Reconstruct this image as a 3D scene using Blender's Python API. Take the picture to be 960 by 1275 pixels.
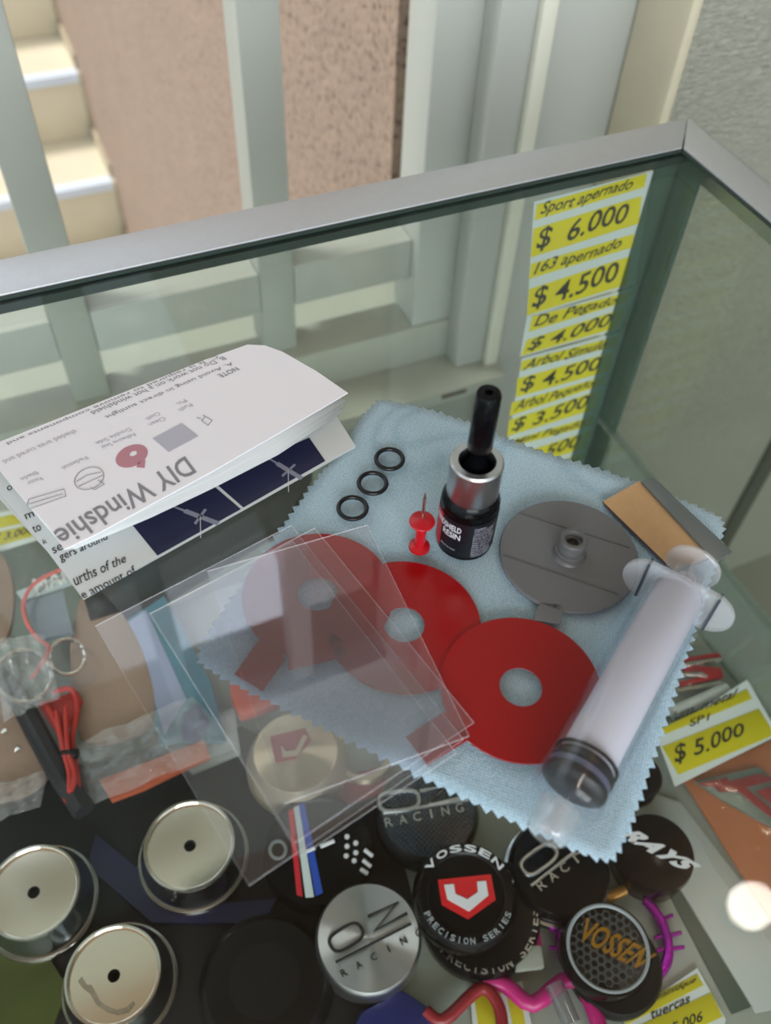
import bpy, bmesh, math, random
from mathutils import Vector, Matrix
random.seed(7)
SC = bpy.context.scene
COL = SC.collection
for o in list(bpy.data.objects): bpy.data.objects.remove(o)

# ------------------------------------------------------------------ camera
FPX, TILT, ROLL = 1115.05, 0.67882829, 0.0583945        # focal length in pixels, angle from nadir, roll
YAW = math.radians(-26.19354992874744)
CAMP = Vector((-0.3255303, -0.33782986, 0.24))
RZ = Matrix.Rotation(YAW, 3, 'Z')
_f = Vector((0, math.sin(TILT), -math.cos(TILT))); _r = Vector((1, 0, 0)); _u = _r.cross(_f)
FW = RZ @ _f
RT = RZ @ (math.cos(ROLL)*_r + math.sin(ROLL)*_u)
UP = RZ @ (-math.sin(ROLL)*_r + math.cos(ROLL)*_u)
cd = bpy.data.cameras.new('camera'); cam = bpy.data.objects.new('camera', cd); COL.objects.link(cam)
cd.sensor_fit = 'HORIZONTAL'; cd.sensor_width = 36; cd.lens = FPX/960*36
cd.clip_start = 0.01; cd.clip_end = 200
m = Matrix((RT, UP, -FW)).transposed().to_4x4(); m.translation = CAMP
cam.matrix_world = m
cd.dof.use_dof = True; cd.dof.focus_distance = 0.335; cd.dof.aperture_fstop = 15
SC.camera = cam

# ------------------------------------------------------------------ world, lights, exposure
w = bpy.data.worlds.new('sky'); SC.world = w; w.use_nodes = True
bg = w.node_tree.nodes['Background']; bg.inputs[0].default_value = (0.83, 0.92, 1.0, 1); bg.inputs[1].default_value = 1.5
SC.view_settings.view_transform = 'Standard'; SC.view_settings.look = 'None'
SC.view_settings.exposure = 0.27
SC.cycles.transparent_max_bounces = 48; SC.cycles.max_bounces = 16; SC.view_settings.gamma = 1
def area(name, loc, size, power, color, aim=(0, 0, 0), shape='SQUARE', sy=None):
    l = bpy.data.lights.new(name, 'AREA'); l.energy = power; l.color = color; l.shape = shape; l.size = size
    if sy: l.size_y = sy
    o = bpy.data.objects.new(name, l); COL.objects.link(o); o.location = loc
    o.rotation_euler = (Vector(aim)-Vector(loc)).to_track_quat('-Z', 'Y').to_euler(); return o
area('interior_fill_light', (-1.2, -2.9, 1.1), 2.2, 88, (.93, .97, 1), (-.2, 0, -.1), 'RECTANGLE', 1.5)  # added fill light behind the camera, brightens the shop interior
sun = bpy.data.lights.new('sun', 'SUN'); sun.energy = 2.6; sun.angle = 0.25; sun.color = (1, .96, .9)
so = bpy.data.objects.new('sun', sun); COL.objects.link(so); so.rotation_euler = Vector((.55, -.3, -1)).to_track_quat('-Z', 'Y').to_euler(); so.location = (-2, 3, 5)

# ------------------------------------------------------------------ pixel -> point helpers (measured with the camera above)
def ray(x, y): return FW*FPX+RT*(x-480)-UP*(y-637.5)
def onz(x, y, z=0.0):
    d = ray(x, y); return CAMP+d*((z-CAMP.z)/d.z)
def ony(x, y, Y):
    d = ray(x, y); return CAMP+d*((Y-CAMP.y)/d.y)
def onpl(x, y, P, N):
    d = ray(x, y); return CAMP+d*((P-CAMP).dot(N)/d.dot(N))

# ------------------------------------------------------------------ materials
def lin(h):
    h = h.lstrip('#'); c = [int(h[i:i+2], 16)/255 for i in (0, 2, 4)]
    return tuple((v/12.92 if v <= .04045 else ((v+.055)/1.055)**2.4) for v in c)+(1,)
MATS = {}
def mat(name, col='#808080', rough=.5, metal=0, spec=.5, noise=0, nscale=40, bump=0, bscale=200, trans=0, ior=1.45, coat=0, alpha=1, sss=0, emit=0):
    if name in MATS: return MATS[name]
    M = bpy.data.materials.new(name); M.use_nodes = True; nt = M.node_tree; b = nt.nodes['Principled BSDF']
    c = lin(col); b.inputs['Base Color'].default_value = c
    b.inputs['Roughness'].default_value = rough; b.inputs['Metallic'].default_value = metal
    b.inputs['Specular IOR Level'].default_value = spec; b.inputs['IOR'].default_value = ior
    b.inputs['Transmission Weight'].default_value = trans; b.inputs['Coat Weight'].default_value = coat; b.inputs['Alpha'].default_value = alpha
    if sss: b.inputs['Subsurface Weight'].default_value = sss; b.inputs['Subsurface Radius'].default_value = (.003, .003, .003)
    if emit: b.inputs['Emission Color'].default_value = c; b.inputs['Emission Strength'].default_value = emit
    tc = nt.nodes.new('ShaderNodeTexCoord')
    if noise:
        n = nt.nodes.new('ShaderNodeTexNoise'); n.inputs['Scale'].default_value = nscale; n.inputs['Detail'].default_value = 4
        r = nt.nodes.new('ShaderNodeMapRange'); r.inputs[3].default_value = 1-noise; r.inputs[4].default_value = 1+noise*.6
        mx = nt.nodes.new('ShaderNodeVectorMath'); mx.operation = 'SCALE'; mx.inputs[0].default_value = c[:3]
        nt.links.new(tc.outputs['Object'], n.inputs['Vector']); nt.links.new(n.outputs[0], r.inputs[0]); nt.links.new(r.outputs[0], mx.inputs['Scale']); nt.links.new(mx.outputs[0], b.inputs['Base Color'])
    if bump:
        n = nt.nodes.new('ShaderNodeTexNoise'); n.inputs['Scale'].default_value = bscale; n.inputs['Detail'].default_value = 3
        bp = nt.nodes.new('ShaderNodeBump'); bp.inputs['Strength'].default_value = bump; bp.inputs['Distance'].default_value = .001
        nt.links.new(tc.outputs['Object'], n.inputs['Vector']); nt.links.new(n.outputs[0], bp.inputs['Height']); nt.links.new(bp.outputs[0], b.inputs['Normal'])
    MATS[name] = M; return M
def clear(name, tint=(1, 1, 1), refl=1.0, milk=0.0, milkcol=(.8, .8, .8), rough=0.0, ior=1.5, wave=0):
    """thin clear sheet: straight-through transmission, Fresnel reflection, a little diffuse milkiness"""
    M = bpy.data.materials.new(name); M.use_nodes = True; nt = M.node_tree; N = nt.nodes; L = nt.links
    N.remove(N['Principled BSDF']); out = N['Material Output']
    tr = N.new('ShaderNodeBsdfTransparent'); tr.inputs[0].default_value = (*tint, 1)
    gl = N.new('ShaderNodeBsdfGlossy'); gl.inputs['Roughness'].default_value = rough
    geo = N.new('ShaderNodeNewGeometry'); io = N.new('ShaderNodeMapRange'); io.inputs[3].default_value = ior; io.inputs[4].default_value = 1/ior
    fr = N.new('ShaderNodeFresnel'); L.new(geo.outputs['Backfacing'], io.inputs[0]); L.new(io.outputs[0], fr.inputs['IOR'])
    ml = N.new('ShaderNodeMath'); ml.operation = 'MULTIPLY'; ml.inputs[1].default_value = refl; ml.use_clamp = True; L.new(fr.outputs[0], ml.inputs[0])
    mx = N.new('ShaderNodeMixShader'); L.new(ml.outputs[0], mx.inputs[0]); L.new(tr.outputs[0], mx.inputs[1]); L.new(gl.outputs[0], mx.inputs[2]); last = mx
    if wave:
        tc = N.new('ShaderNodeTexCoord'); n = N.new('ShaderNodeTexNoise'); n.inputs['Scale'].default_value = wave; n.inputs['Detail'].default_value = 2
        bp = N.new('ShaderNodeBump'); bp.inputs['Strength'].default_value = .9; bp.inputs['Distance'].default_value = .004
        L.new(tc.outputs['Object'], n.inputs['Vector']); L.new(n.outputs[0], bp.inputs['Height']); L.new(bp.outputs[0], gl.inputs['Normal'])
    if milk:
        df = N.new('ShaderNodeBsdfDiffuse'); df.inputs[0].default_value = (*milkcol, 1); m2 = N.new('ShaderNodeMixShader'); m2.inputs[0].default_value = milk
        L.new(last.outputs[0], m2.inputs[1]); L.new(df.outputs[0], m2.inputs[2]); last = m2
    L.new(last.outputs[0], out.inputs[0]); MATS[name] = M; return M

alu = mat('brushed_aluminium', '#c6c8cc', .42, .75, noise=.06, nscale=300, bump=.05, bscale=900)
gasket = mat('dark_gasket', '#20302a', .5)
glass_top = clear('counter_glass', (.972, .985, .975), .4)
glass_side = clear('side_glass', (.95, .965, .95), .5)
glass_right = clear('right_glass', (.87, .89, .85), .6)
glass_edge = mat('glass_edge', '#3f5a4e', .25, noise=.3, nscale=30)
black_gloss = mat('black_gloss', '#060709', .16, spec=.18)
black_mat = mat('black_matt', '#0b0c0e', .5, spec=.25)
black_label = mat('black_label', '#0c0e14', .35)
white_ink = mat('white_ink', '#c9ccd2', .5)
grey_ink = mat('grey_ink', '#85868f', .6)  # grey lightened to carry the glare over the leaflet print
pale_ink = mat('pale_ink', '#b4b4c2', .6)
black_ink = mat('black_ink', '#15161a', .6)
pen_ink = mat('pen_ink', '#262a20', .6)
red_ink = mat('red_ink', '#b32230', .5)
paper = mat('white_paper', '#ecebf3', .42, spec=.5, noise=.02, nscale=60)  # tone lifted so the bluish glare sits in the paper colour
paper_shaded = mat('white_paper_shaded', '#c6cbcc', .6)  # same paper toned down, shade under the top fold put into the colour
navy_print = mat('navy_print', '#14153a', .35, noise=.2, nscale=60)
photo_grey = mat('photo_grey', '#7f8394', .5, noise=.3, nscale=500)
chrome = mat('chrome', '#d9d6d2', .06, 1)
satin = mat('satin_silver', '#c0c2c4', .3, 1, bump=.05, bscale=500)
red_film = mat('red_film', '#8e070c', .22, spec=.5, noise=.04, nscale=30)
red_edge = mat('red_film_edge', '#a8262c', .4)
red_plastic = mat('red_plastic', '#a8101b', .25, spec=.5)
grey_rubber = mat('grey_rubber', '#65676a', .48, noise=.04, nscale=60)
grey_rubber_dark = mat('grey_rubber_dark', '#565758', .35)
card = mat('brown_card', '#bd9a70', .75, noise=.12, nscale=350, bump=.2, bscale=1500)
yellow = mat('yellow_marker', '#b5ad1a', .6, noise=.08, nscale=90)  # darkened to carry the dim light inside the case
tag_paper = mat('tag_paper', '#aab6b3', .55)  # dimness at the back of the case put into the paper colour
winpaint = mat('window_paint', '#a9aca6', .5, noise=.05, nscale=8, bump=.1, bscale=60)
winpaint2 = mat('window_sill_paint', '#a8aca2', .5, noise=.3, nscale=14, bump=.1, bscale=60)
plaster = mat('plaster', '#c0b9a2', .8, noise=.1, nscale=20, bump=.3, bscale=150)
def speckle_mat():
    M = bpy.data.materials.new('speckled_render'); M.use_nodes = True; nt = M.node_tree; N = nt.nodes; L = nt.links; b = N['Principled BSDF']
    tc = N.new('ShaderNodeTexCoord'); n1 = N.new('ShaderNodeTexNoise'); n1.inputs['Scale'].default_value = 125; n1.inputs['Detail'].default_value = 3
    n2 = N.new('ShaderNodeTexNoise'); n2.inputs['Scale'].default_value = 8; n2.inputs['Detail'].default_value = 5
    cr = N.new('ShaderNodeValToRGB'); e = cr.color_ramp.elements; e[0].position = .30; e[0].color = lin('#5f463c'); e[1].position = .43; e[1].color = lin('#8f7b6d')
    el = cr.color_ramp.elements.new(.75); el.color = lin('#a08a7a')
    mr = N.new('ShaderNodeMapRange'); mr.inputs[3].default_value = .85; mr.inputs[4].default_value = 1.08
    sc = N.new('ShaderNodeVectorMath'); sc.operation = 'SCALE'
    bp = N.new('ShaderNodeBump'); bp.inputs['Strength'].default_value = .5; bp.inputs['Distance'].default_value = .004
    L.new(tc.outputs['Object'], n1.inputs[0]); L.new(tc.outputs['Object'], n2.inputs[0]); L.new(n1.outputs[0], cr.inputs[0]); L.new(n2.outputs[0], mr.inputs[0])
    L.new(cr.outputs[0], sc.inputs[0]); L.new(mr.outputs[0], sc.inputs['Scale']); L.new(sc.outputs[0], b.inputs['Base Color']); L.new(n1.outputs[0], bp.inputs['Height']); L.new(bp.outputs[0], b.inputs['Normal'])
    b.inputs['Roughness'].default_value = .85; return M
def wallpaper_mat():
    M = bpy.data.materials.new('embossed_wall'); M.use_nodes = True; nt = M.node_tree; N = nt.nodes; L = nt.links; b = N['Principled BSDF']
    tc = N.new('ShaderNodeTexCoord'); mp = N.new('ShaderNodeMapping'); mp.inputs['Scale'].default_value = (1, 1, 4.2)
    n1 = N.new('ShaderNodeTexNoise'); n1.inputs['Scale'].default_value = 120; n1.inputs['Detail'].default_value = 3; n1.inputs['Distortion'].default_value = .8
    n2 = N.new('ShaderNodeTexNoise'); n2.inputs['Scale'].default_value = 3
    cr = N.new('ShaderNodeValToRGB'); e = cr.color_ramp.elements; e[0].position = .25; e[0].color = lin('#94958a'); e[1].position = .6; e[1].color = lin('#a5a598')
    bp = N.new('ShaderNodeBump'); bp.inputs['Strength'].default_value = .9; bp.inputs['Distance'].default_value = .006
    L.new(tc.outputs['Object'], mp.inputs[0]); L.new(mp.outputs[0], n1.inputs[0]); L.new(n1.outputs[0], cr.inputs[0]); L.new(cr.outputs[0], b.inputs['Base Color'])
    L.new(n1.outputs[0], bp.inputs['Height']); L.new(bp.outputs[0], b.inputs['Normal']); b.inputs['Roughness'].default_value = .7; return M
speckle = speckle_mat(); wallpaper = wallpaper_mat()
def cloth_mat():
    M = bpy.data.materials.new('blue_microfibre'); M.use_nodes = True; nt = M.node_tree; N = nt.nodes; L = nt.links; b = N['Principled BSDF']
    tc = N.new('ShaderNodeTexCoord'); mp = N.new('ShaderNodeMapping'); mp.inputs['Rotation'].default_value = (0, 0, math.radians(41))
    v = N.new('ShaderNodeTexVoronoi'); v.inputs['Scale'].default_value = 1150; v.inputs['Randomness'].default_value = .25
    cr = N.new('ShaderNodeValToRGB'); e = cr.color_ramp.elements; e[0].position = .3; e[0].color = lin('#a9c3d1'); e[1].position = .68; e[1].color = lin('#88a6b7')
    bp = N.new('ShaderNodeBump'); bp.inputs['Strength'].default_value = .5; bp.inputs['Distance'].default_value = .0006; bp.invert = True
    L.new(tc.outputs['Object'], mp.inputs[0]); L.new(mp.outputs[0], v.inputs[0]); L.new(v.outputs[0], cr.inputs[0]); L.new(cr.outputs[0], b.inputs['Base Color'])
    L.new(v.outputs[0], bp.inputs['Height']); L.new(bp.outputs[0], b.inputs['Normal']); b.inputs['Roughness'].default_value = .9; b.inputs['Sheen Weight'].default_value = .25; return M
cloth_m = cloth_mat()
def brushed_radial():
    M = bpy.data.materials.new('radial_brushed'); M.use_nodes = True; nt = M.node_tree; N = nt.nodes; L = nt.links; b = N['Principled BSDF']
    b.inputs['Base Color'].default_value = lin('#c4c6c8'); b.inputs['Metallic'].default_value = 1; b.inputs['Roughness'].default_value = .42
    b.inputs['Anisotropic'].default_value = 1.0; b.inputs['Anisotropic Rotation'].default_value = .0; tg = N.new('ShaderNodeTangent'); tg.direction_type = 'RADIAL'; tg.axis = 'Z'; L.new(tg.outputs[0], b.inputs['Tangent']); return M
radial = brushed_radial()
def carbon_mat(name, scale, c1, c2):
    M = bpy.data.materials.new(name); M.use_nodes = True; nt = M.node_tree; N = nt.nodes; L = nt.links; b = N['Principled BSDF']
    tc = N.new('ShaderNodeTexCoord'); mp = N.new('ShaderNodeMapping'); mp.inputs['Rotation'].default_value = (0, 0, .35)
    ck = N.new('ShaderNodeTexChecker'); ck.inputs['Scale'].default_value = scale; ck.inputs[1].default_value = lin(c1); ck.inputs[2].default_value = lin(c2)
    L.new(tc.outputs['Object'], mp.inputs[0]); L.new(mp.outputs[0], ck.inputs[0]); L.new(ck.outputs[0], b.inputs['Base Color']); b.inputs['Roughness'].default_value = .25; b.inputs['Coat Weight'].default_value = .6; return M
carbon = carbon_mat('carbon_weave', 700, '#2a3542', '#0d1118')

# ------------------------------------------------------------------ object helpers
ORG = {}
def tag(o, label=None, cat=None, group=None, kind=None):
    if label: o['label'] = label
    if cat: o['category'] = cat
    if group: o['group'] = group
    if kind: o['kind'] = kind
    return o
def empty(name, loc, label=None, cat=None, group=None, kind=None):
    o = bpy.data.objects.new(name, None); o.empty_display_size = .01; COL.objects.link(o); o.location = loc
    ORG[o.name] = Vector(loc); return tag(o, label, cat, group, kind)
def mk(name, vf, m, parent=None, smooth=False, label=None, cat=None, group=None, kind=None, bevel=0, org=None, auto=None):
    """vf = (verts in world space, faces[, material index per face]); the origin goes to the parent's base"""
    V, F = vf[0], vf[1]
    V = [Vector(v) for v in V]
    if parent is not None: o0 = ORG[parent.name]
    elif org is not None: o0 = Vector(org)
    else:
        o0 = Vector(((min(v.x for v in V)+max(v.x for v in V))/2, (min(v.y for v in V)+max(v.y for v in V))/2, min(v.z for v in V)))
    me = bpy.data.meshes.new(name); me.from_pydata([tuple(v-o0) for v in V], [], F)
    ms = m if isinstance(m, (list, tuple)) else [m]
    for q in ms: me.materials.append(q)
    if len(vf) > 2:
        for p, i in zip(me.polygons, vf[2]): p.material_index = i
    bm = bmesh.new(); bm.from_mesh(me); bmesh.ops.recalc_face_normals(bm, faces=bm.faces)
    if bevel:
        ed = [e for e in bm.edges if len(e.link_faces) == 2 and e.calc_face_angle(0) > .6]
        bmesh.ops.bevel(bm, geom=ed, offset=bevel, segments=2, profile=.6, affect='EDGES', clamp_overlap=True)
    bm.to_mesh(me); bm.free()
    if smooth or bevel:
        for p in me.polygons: p.use_smooth = True
        try: me.set_sharp_from_angle(angle=math.radians(38 if auto is None else auto))
        except Exception: pass
    o = bpy.data.objects.new(name, me); COL.objects.link(o)
    if parent is not None: o.parent = parent
    else: o.location = o0
    ORG[o.name] = o0
    return tag(o, label, cat, group, kind)
def join(*vs):
    V, F, I = [], [], []
    for x in vs:
        n = len(V); V += list(x[0]); F += [tuple(i+n for i in f) for f in x[1]]; I += list(x[2]) if len(x) > 2 else [0]*len(x[1])
    return V, F, I
def box(x0, x1, y0, y1, z0, z1):
    V = [(x, y, z) for x in (x0, x1) for y in (y0, y1) for z in (z0, z1)]
    return V, [(0, 1, 3, 2), (4, 6, 7, 5), (0, 4, 5, 1), (2, 3, 7, 6), (0, 2, 6, 4), (1, 5, 7, 3)]
def prism(pts, n, t, mi=(0, 0, 0)):
    """polygon pushed by t along n; material index for (base, top, side)"""
    n = Vector(n).normalized()*t; a = [Vector(p) for p in pts]; k = len(a)
    V = a+[p+n for p in a]; F = [tuple(range(k))[::-1], tuple(range(k, 2*k))]+[(i, (i+1) % k, k+(i+1) % k, k+i) for i in range(k)]
    return V, F, [mi[0], mi[1]]+[mi[2]]*k
def ringprism(outer, inner, n, t, mi=(0, 0)):
    n = Vector(n).normalized()*t; k = len(outer); O = [Vector(p) for p in outer]; I = [Vector(p) for p in inner]
    V = O+I+[p+n for p in O]+[p+n for p in I]; F = []; X = []
    for i in range(k):
        j = (i+1) % k
        F += [(i, k+i, k+j, j), (2*k+i, 2*k+j, 3*k+j, 3*k+i), (i, j, 2*k+j, 2*k+i), (k+i, 3*k+i, 3*k+j, k+j)]; X += [mi[0], mi[0], mi[1], mi[1]]
    return V, F, X
def circ(c, r, n=64, z=None, ph=0): return [Vector((c[0]+r*math.cos(ph+2*math.pi*i/n), c[1]+r*math.sin(ph+2*math.pi*i/n), c[2] if z is None else z)) for i in range(n)]
def frame_of(ax):
    ax = Vector(ax).normalized(); t = Vector((0, 0, 1)) if abs(ax.z) < .9 else Vector((1, 0, 0)); u = t.cross(ax).normalized(); v = ax.cross(u); return u, v, ax
def lathe(prof, c, ax=(0, 0, 1), seg=48, sx=1, sy=1, mats=None, closed=False):
    """prof [(radius, height)] turned about ax through c; sx/sy squash the section"""
    u, v, a = frame_of(ax) if tuple(ax) != (0, 0, 1) else (Vector((1, 0, 0)), Vector((0, 1, 0)), Vector((0, 0, 1)))
    c = Vector(c); V = []; F = []; X = []; idx = []
    for r, h in prof:
        if r <= 1e-9: idx.append([len(V)]); V.append(c+a*h)
        else:
            idx.append(list(range(len(V), len(V)+seg)))
            V += [c+a*h+u*(r*sx*math.cos(2*math.pi*i/seg))+v*(r*sy*math.sin(2*math.pi*i/seg)) for i in range(seg)]
    rng = range(len(prof) if closed else len(prof)-1)
    for k in rng:
        A, B = idx[k], idx[(k+1) % len(prof)]; q = 0 if mats is None else mats[k]
        if len(A) == 1 and len(B) == 1: continue
        for i in range(seg):
            j = (i+1) % seg
            if len(A) == 1: F.append((A[0], B[i], B[j]))
            elif len(B) == 1: F.append((A[i], A[j], B[0]))
            else: F.append((A[i], A[j], B[j], B[i]))
            X.append(q)
    return V, F, X
def tube(pts, r, seg=10, closed=False):
    P = [Vector(p) for p in pts]; n = len(P); V = []; F = []; up = Vector((0, 0, 1))
    for i, p in enumerate(P):
        a = P[(i-1) % n] if (closed or i > 0) else p; b = P[(i+1) % n] if (closed or i < n-1) else p
        t = (b-a).normalized(); u = t.cross(up)
        if u.length < 1e-3: u = t.cross(Vector((1, 0, 0)))
        u.normalize(); v = u.cross(t); rr = r[i] if isinstance(r, (list, tuple)) else r
        V += [p+u*rr*math.cos(2*math.pi*k/seg)+v*rr*math.sin(2*math.pi*k/seg) for k in range(seg)]
    for i in range(n if closed else n-1):
        j = (i+1) % n
        F += [(i*seg+k, i*seg+(k+1) % seg, j*seg+(k+1) % seg, j*seg+k) for k in range(seg)]
    if not closed: F += [tuple(range(seg)), tuple(range((n-1)*seg, n*seg))[::-1]]
    return V, F
def smoothline(P, k=6, closed=False):
    P = [Vector(p) for p in P]; n = len(P); out = []
    for i in range(n if closed else n-1):
        p0, p1, p2, p3 = (P[(i-1) % n], P[i], P[(i+1) % n], P[(i+2) % n]) if closed else (P[max(i-1, 0)], P[i], P[i+1], P[min(i+2, n-1)])
        for s in range(k):
            t = s/k; out.append(.5*((2*p1)+(p2-p0)*t+(2*p0-5*p1+4*p2-p3)*t*t+(3*p1-p0-3*p2+p3)*t**3))
    if not closed: out.append(P[-1])
    return out
def text_mesh(s, off=0.0, ex=0.0, res=3, space=1.0):
    cu = bpy.data.curves.new('t', 'FONT'); cu.body = s; cu.size = 1; cu.resolution_u = res; cu.offset = off; cu.extrude = ex; cu.space_character = space
    o = bpy.data.objects.new('t', cu); me = bpy.data.meshes.new_from_object(o)
    V = [v.co.copy() for v in me.vertices]; F = [tuple(p.vertices) for p in me.polygons]
    bpy.data.objects.remove(o); bpy.data.curves.remove(cu); bpy.data.meshes.remove(me); return V, F
def quad_text(s, Q, lift=.0001, thick=0.0, off=0.0, shear=0.0, jitter=0.0, space=1.0, capfit=True):
    """lettering laid on the quad Q = top-left, top-right, bottom-right, bottom-left (3D)"""
    V, F = text_mesh(s, off, .05 if thick else 0, space=space)
    if not V: return [], [], []
    x0 = min(v.x for v in V); x1 = max(v.x for v in V); y0 = min(v.y for v in V); y1 = max(v.y for v in V)
    TL, TR, BR, BL = [Vector(q) for q in Q]; n = (BR-BL).cross(TL-BL).normalized(); out = []
    for v in V:
        a = (v.x-x0)/(x1-x0 or 1); b = (v.y-y0)/(y1-y0 or 1)
        a += shear*(b-.5); b += jitter*math.sin(a*9+len(s))
        p = (BL.lerp(BR, a) if 0 <= a <= 1 else BL+(BR-BL)*a).lerp(TL.lerp(TR, a) if 0 <= a <= 1 else TL+(TR-TL)*a, b)
        out.append(p+n*(lift+(0 if not thick else (v.z+.05)*10*thick)))
    return out, F, [0]*len(F)
def arc_text(s, c, r, a0, a1, h, z, thick, inward=False, wide=.8):
    """raised letters along an arc on a horizontal face"""
    out = []; n = len(s)
    for i, ch in enumerate(s):
        if ch == ' ': continue
        a = a0+(a1-a0)*(i/(n-1) if n > 1 else .5); step = abs(a1-a0)/max(n-1, 1)*r*wide
        if ch == 'I': step *= .22
        rad = Vector((math.cos(a), math.sin(a), 0)); tan = Vector((math.sin(a), -math.cos(a), 0))
        if inward: rad = -rad; tan = -tan
        p = Vector((c[0], c[1], z))+(-rad if inward else rad)*r
        out.append(quad_text(ch, [p+rad*h/2-tan*step/2, p+rad*h/2+tan*step/2, p-rad*h/2+tan*step/2, p-rad*h/2-tan*step/2], 0, thick, off=.02))
    return join(*out)
def pz(l, z): return [onz(x, y, z) for x, y in l]

# ================================================================== SETTING
FLOOR = -.95; CEIL = 1.6
mk('floor', box(-3.2, 2.2, -3.2, .3, FLOOR-.1, FLOOR), mat('floor_tile', '#8b8d82', .35, noise=.12, nscale=3), kind='structure', label='grey green tiled shop floor')
mk('ceiling', box(-3.2, 2.2, -3.2, .5, CEIL, CEIL+.1), mat('ceiling_paint', '#b89c84', .8), kind='structure', label='beige painted ceiling')
mk('wall_back', box(.1705, 2.2, .20, .45, FLOOR, CEIL), wallpaper, kind='structure', label='embossed grey green wall right of the window')
mk('trim_1', box(.160, .1704, .1985, .261, FLOOR, CEIL), plaster, kind='structure', label='rounded beige plaster reveal beside the window', bevel=.004)
mk('trim_2', box(.0855, .1704, .262, .45, FLOOR, CEIL), winpaint, kind='structure', label='pale painted jamb panel right of the window', bevel=.002)
mk('wall_under_window', box(-3.2, .085, .285, .45, FLOOR, -.402), mat('painted_wall', '#9da296', .6, noise=.1, nscale=4, bump=.15, bscale=30), kind='structure', label='pale green wall below the window')
mk('wall_over_window', box(-3.2, .085, .285, .45, 1.05, CEIL), MATS['painted_wall'], kind='structure')
mk('wall_left', box(-3.2, -1.3, .285, .45, -.402, 1.05), MATS['painted_wall'], kind='structure')
mk('wall_right', box(2.2, 2.4, -3.2, .45, FLOOR, CEIL), wallpaper, kind='structure')
mk('trim_3', box(.505, .53, .192, .2, FLOOR, -.45), mat('dark_gap', '#3b3d33', .7), kind='structure', label='dark upright strip low on the wall right of the case')
# window
win = empty('window_1', (0, .3, -.4), kind='structure', label='white painted window with upright bars beside the counter')
mk('sill', join(box(-1.3, .085, .235, .345, -.402, -.385)), winpaint2, win, bevel=.003)
mk('bottom_rail', join(box(-1.3, .0505, .285, .33, -.385, -.338)), winpaint2, win, bevel=.002)
mk('sash_stile', join(box(0, .0485, .288, .335, -.338, 1.05)), winpaint, win, bevel=.002)
mk('frame_stile', join(box(.040, .0850, .262, .2875, -.385, 1.05)), winpaint, win, bevel=.003)
mk('frame_bead', join(box(.071, .0845, .254, .2618, -.385, 1.05)), mat('bright_paint', '#d0d0c2', .4), win, bevel=.002)
mk('top_rail', join(box(-1.3, .0505, .285, .33, 1.0, 1.05)), winpaint, win, bevel=.002)
b0 = mk('bar', box(-.149, -.117, .30, .335, -.338, 1.0), mat('bar_paint', '#9fa29b', .45, noise=.04, nscale=12), win, bevel=.002)
for k in range(1, 7):
    c = b0.copy(); COL.objects.link(c); c.parent = win; c.location = (-.18*k, 0, 0)
mk('crossbar', join(*[box(-.297-.18*k+.0002, -.149-.18*k-.0002, .30, .35, -.288, -.245) for k in range(6)], box(-.1168, -.0002, .30, .35, -.288, -.245)), MATS['bar_paint'], win, bevel=.002)
mk('latch_slot', join(box(.012, .04, .2345, .2352, -.394, -.389), box(-.04, -.03, .2345, .2352, -.396, -.392)), mat('rust', '#4b3a2a', .9), win)
# outside
mk('ground_outside', box(-6, 6, .5, 12, -2.75, -2.65), mat('pale_paving', '#cbb99a', .8, noise=.15, nscale=3), kind='structure', label='pale paving outside the window')
mk('wall_outside', box(.05, .35, .46, 6, -2.65, 1.8), speckle, kind='structure', label='pinkish brown speckled render wall beside the stairs')
mk('wall_outside_far', box(-6, .35, 6.4, 6.6, -2.65, 3), mat('far_wall', '#cdbb9c', .8, noise=.1, nscale=2), kind='structure')
st = empty('staircase', (-1.2, 3, -2.65), 'cream concrete stairs with pale nosings seen through the window', 'stairs')
stepm = mat('stair_concrete', '#d2c8b0', .7, noise=.14, nscale=6)
nosem = mat('stair_nosing', '#c9d2de', .4); stain = mat('stair_skirting', '#b5a890', .8, noise=.5, nscale=14)
for i in range(-3, 7):
    y0 = 2.976+.363*i; z0 = -1.70+.256*i
    s = mk('step', box(-2.4, .046, y0, y0+.375, z0-.256, z0-.002), stepm, st)
    mk('nosing', box(-2.4, .045, y0-.012, y0+.04, z0-.03, z0+.002), nosem, s)
    mk('skirting', join(box(.038, .0495, y0+.02, y0+.37, z0, z0+.06), box(.038, .0495, y0+.33, y0+.36, z0, z0+.27)), stain, s)
# ceiling lamp: seen only as a reflection in the counter glass
lp = Vector((.484, -.237, CEIL))
s0 = onz(920, 1140, 0); dd = (s0-CAMP); lp = s0+Vector((dd.x, dd.y, 0))*(CEIL/.24); lp.z = CEIL
lamp = empty('ceiling_lamp', tuple(lp), 'round white ceiling lamp mirrored as a bright spot in the counter glass', 'lamp')
mk('base', lathe([(0, 0), (.03, 0), (.03, -.03), (.02, -.035), (0, -.035)], lp), mat('lamp_base', '#8a8478', .4), lamp, True)
mk('bulb', lathe([(0, -.0352), (.03, -.036), (.04, -.06), (.04, -.085), (.03, -.115), (0, -.13)], lp), mat('lamp_glow', '#fff6e8', .4, emit=30), lamp, True)

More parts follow.
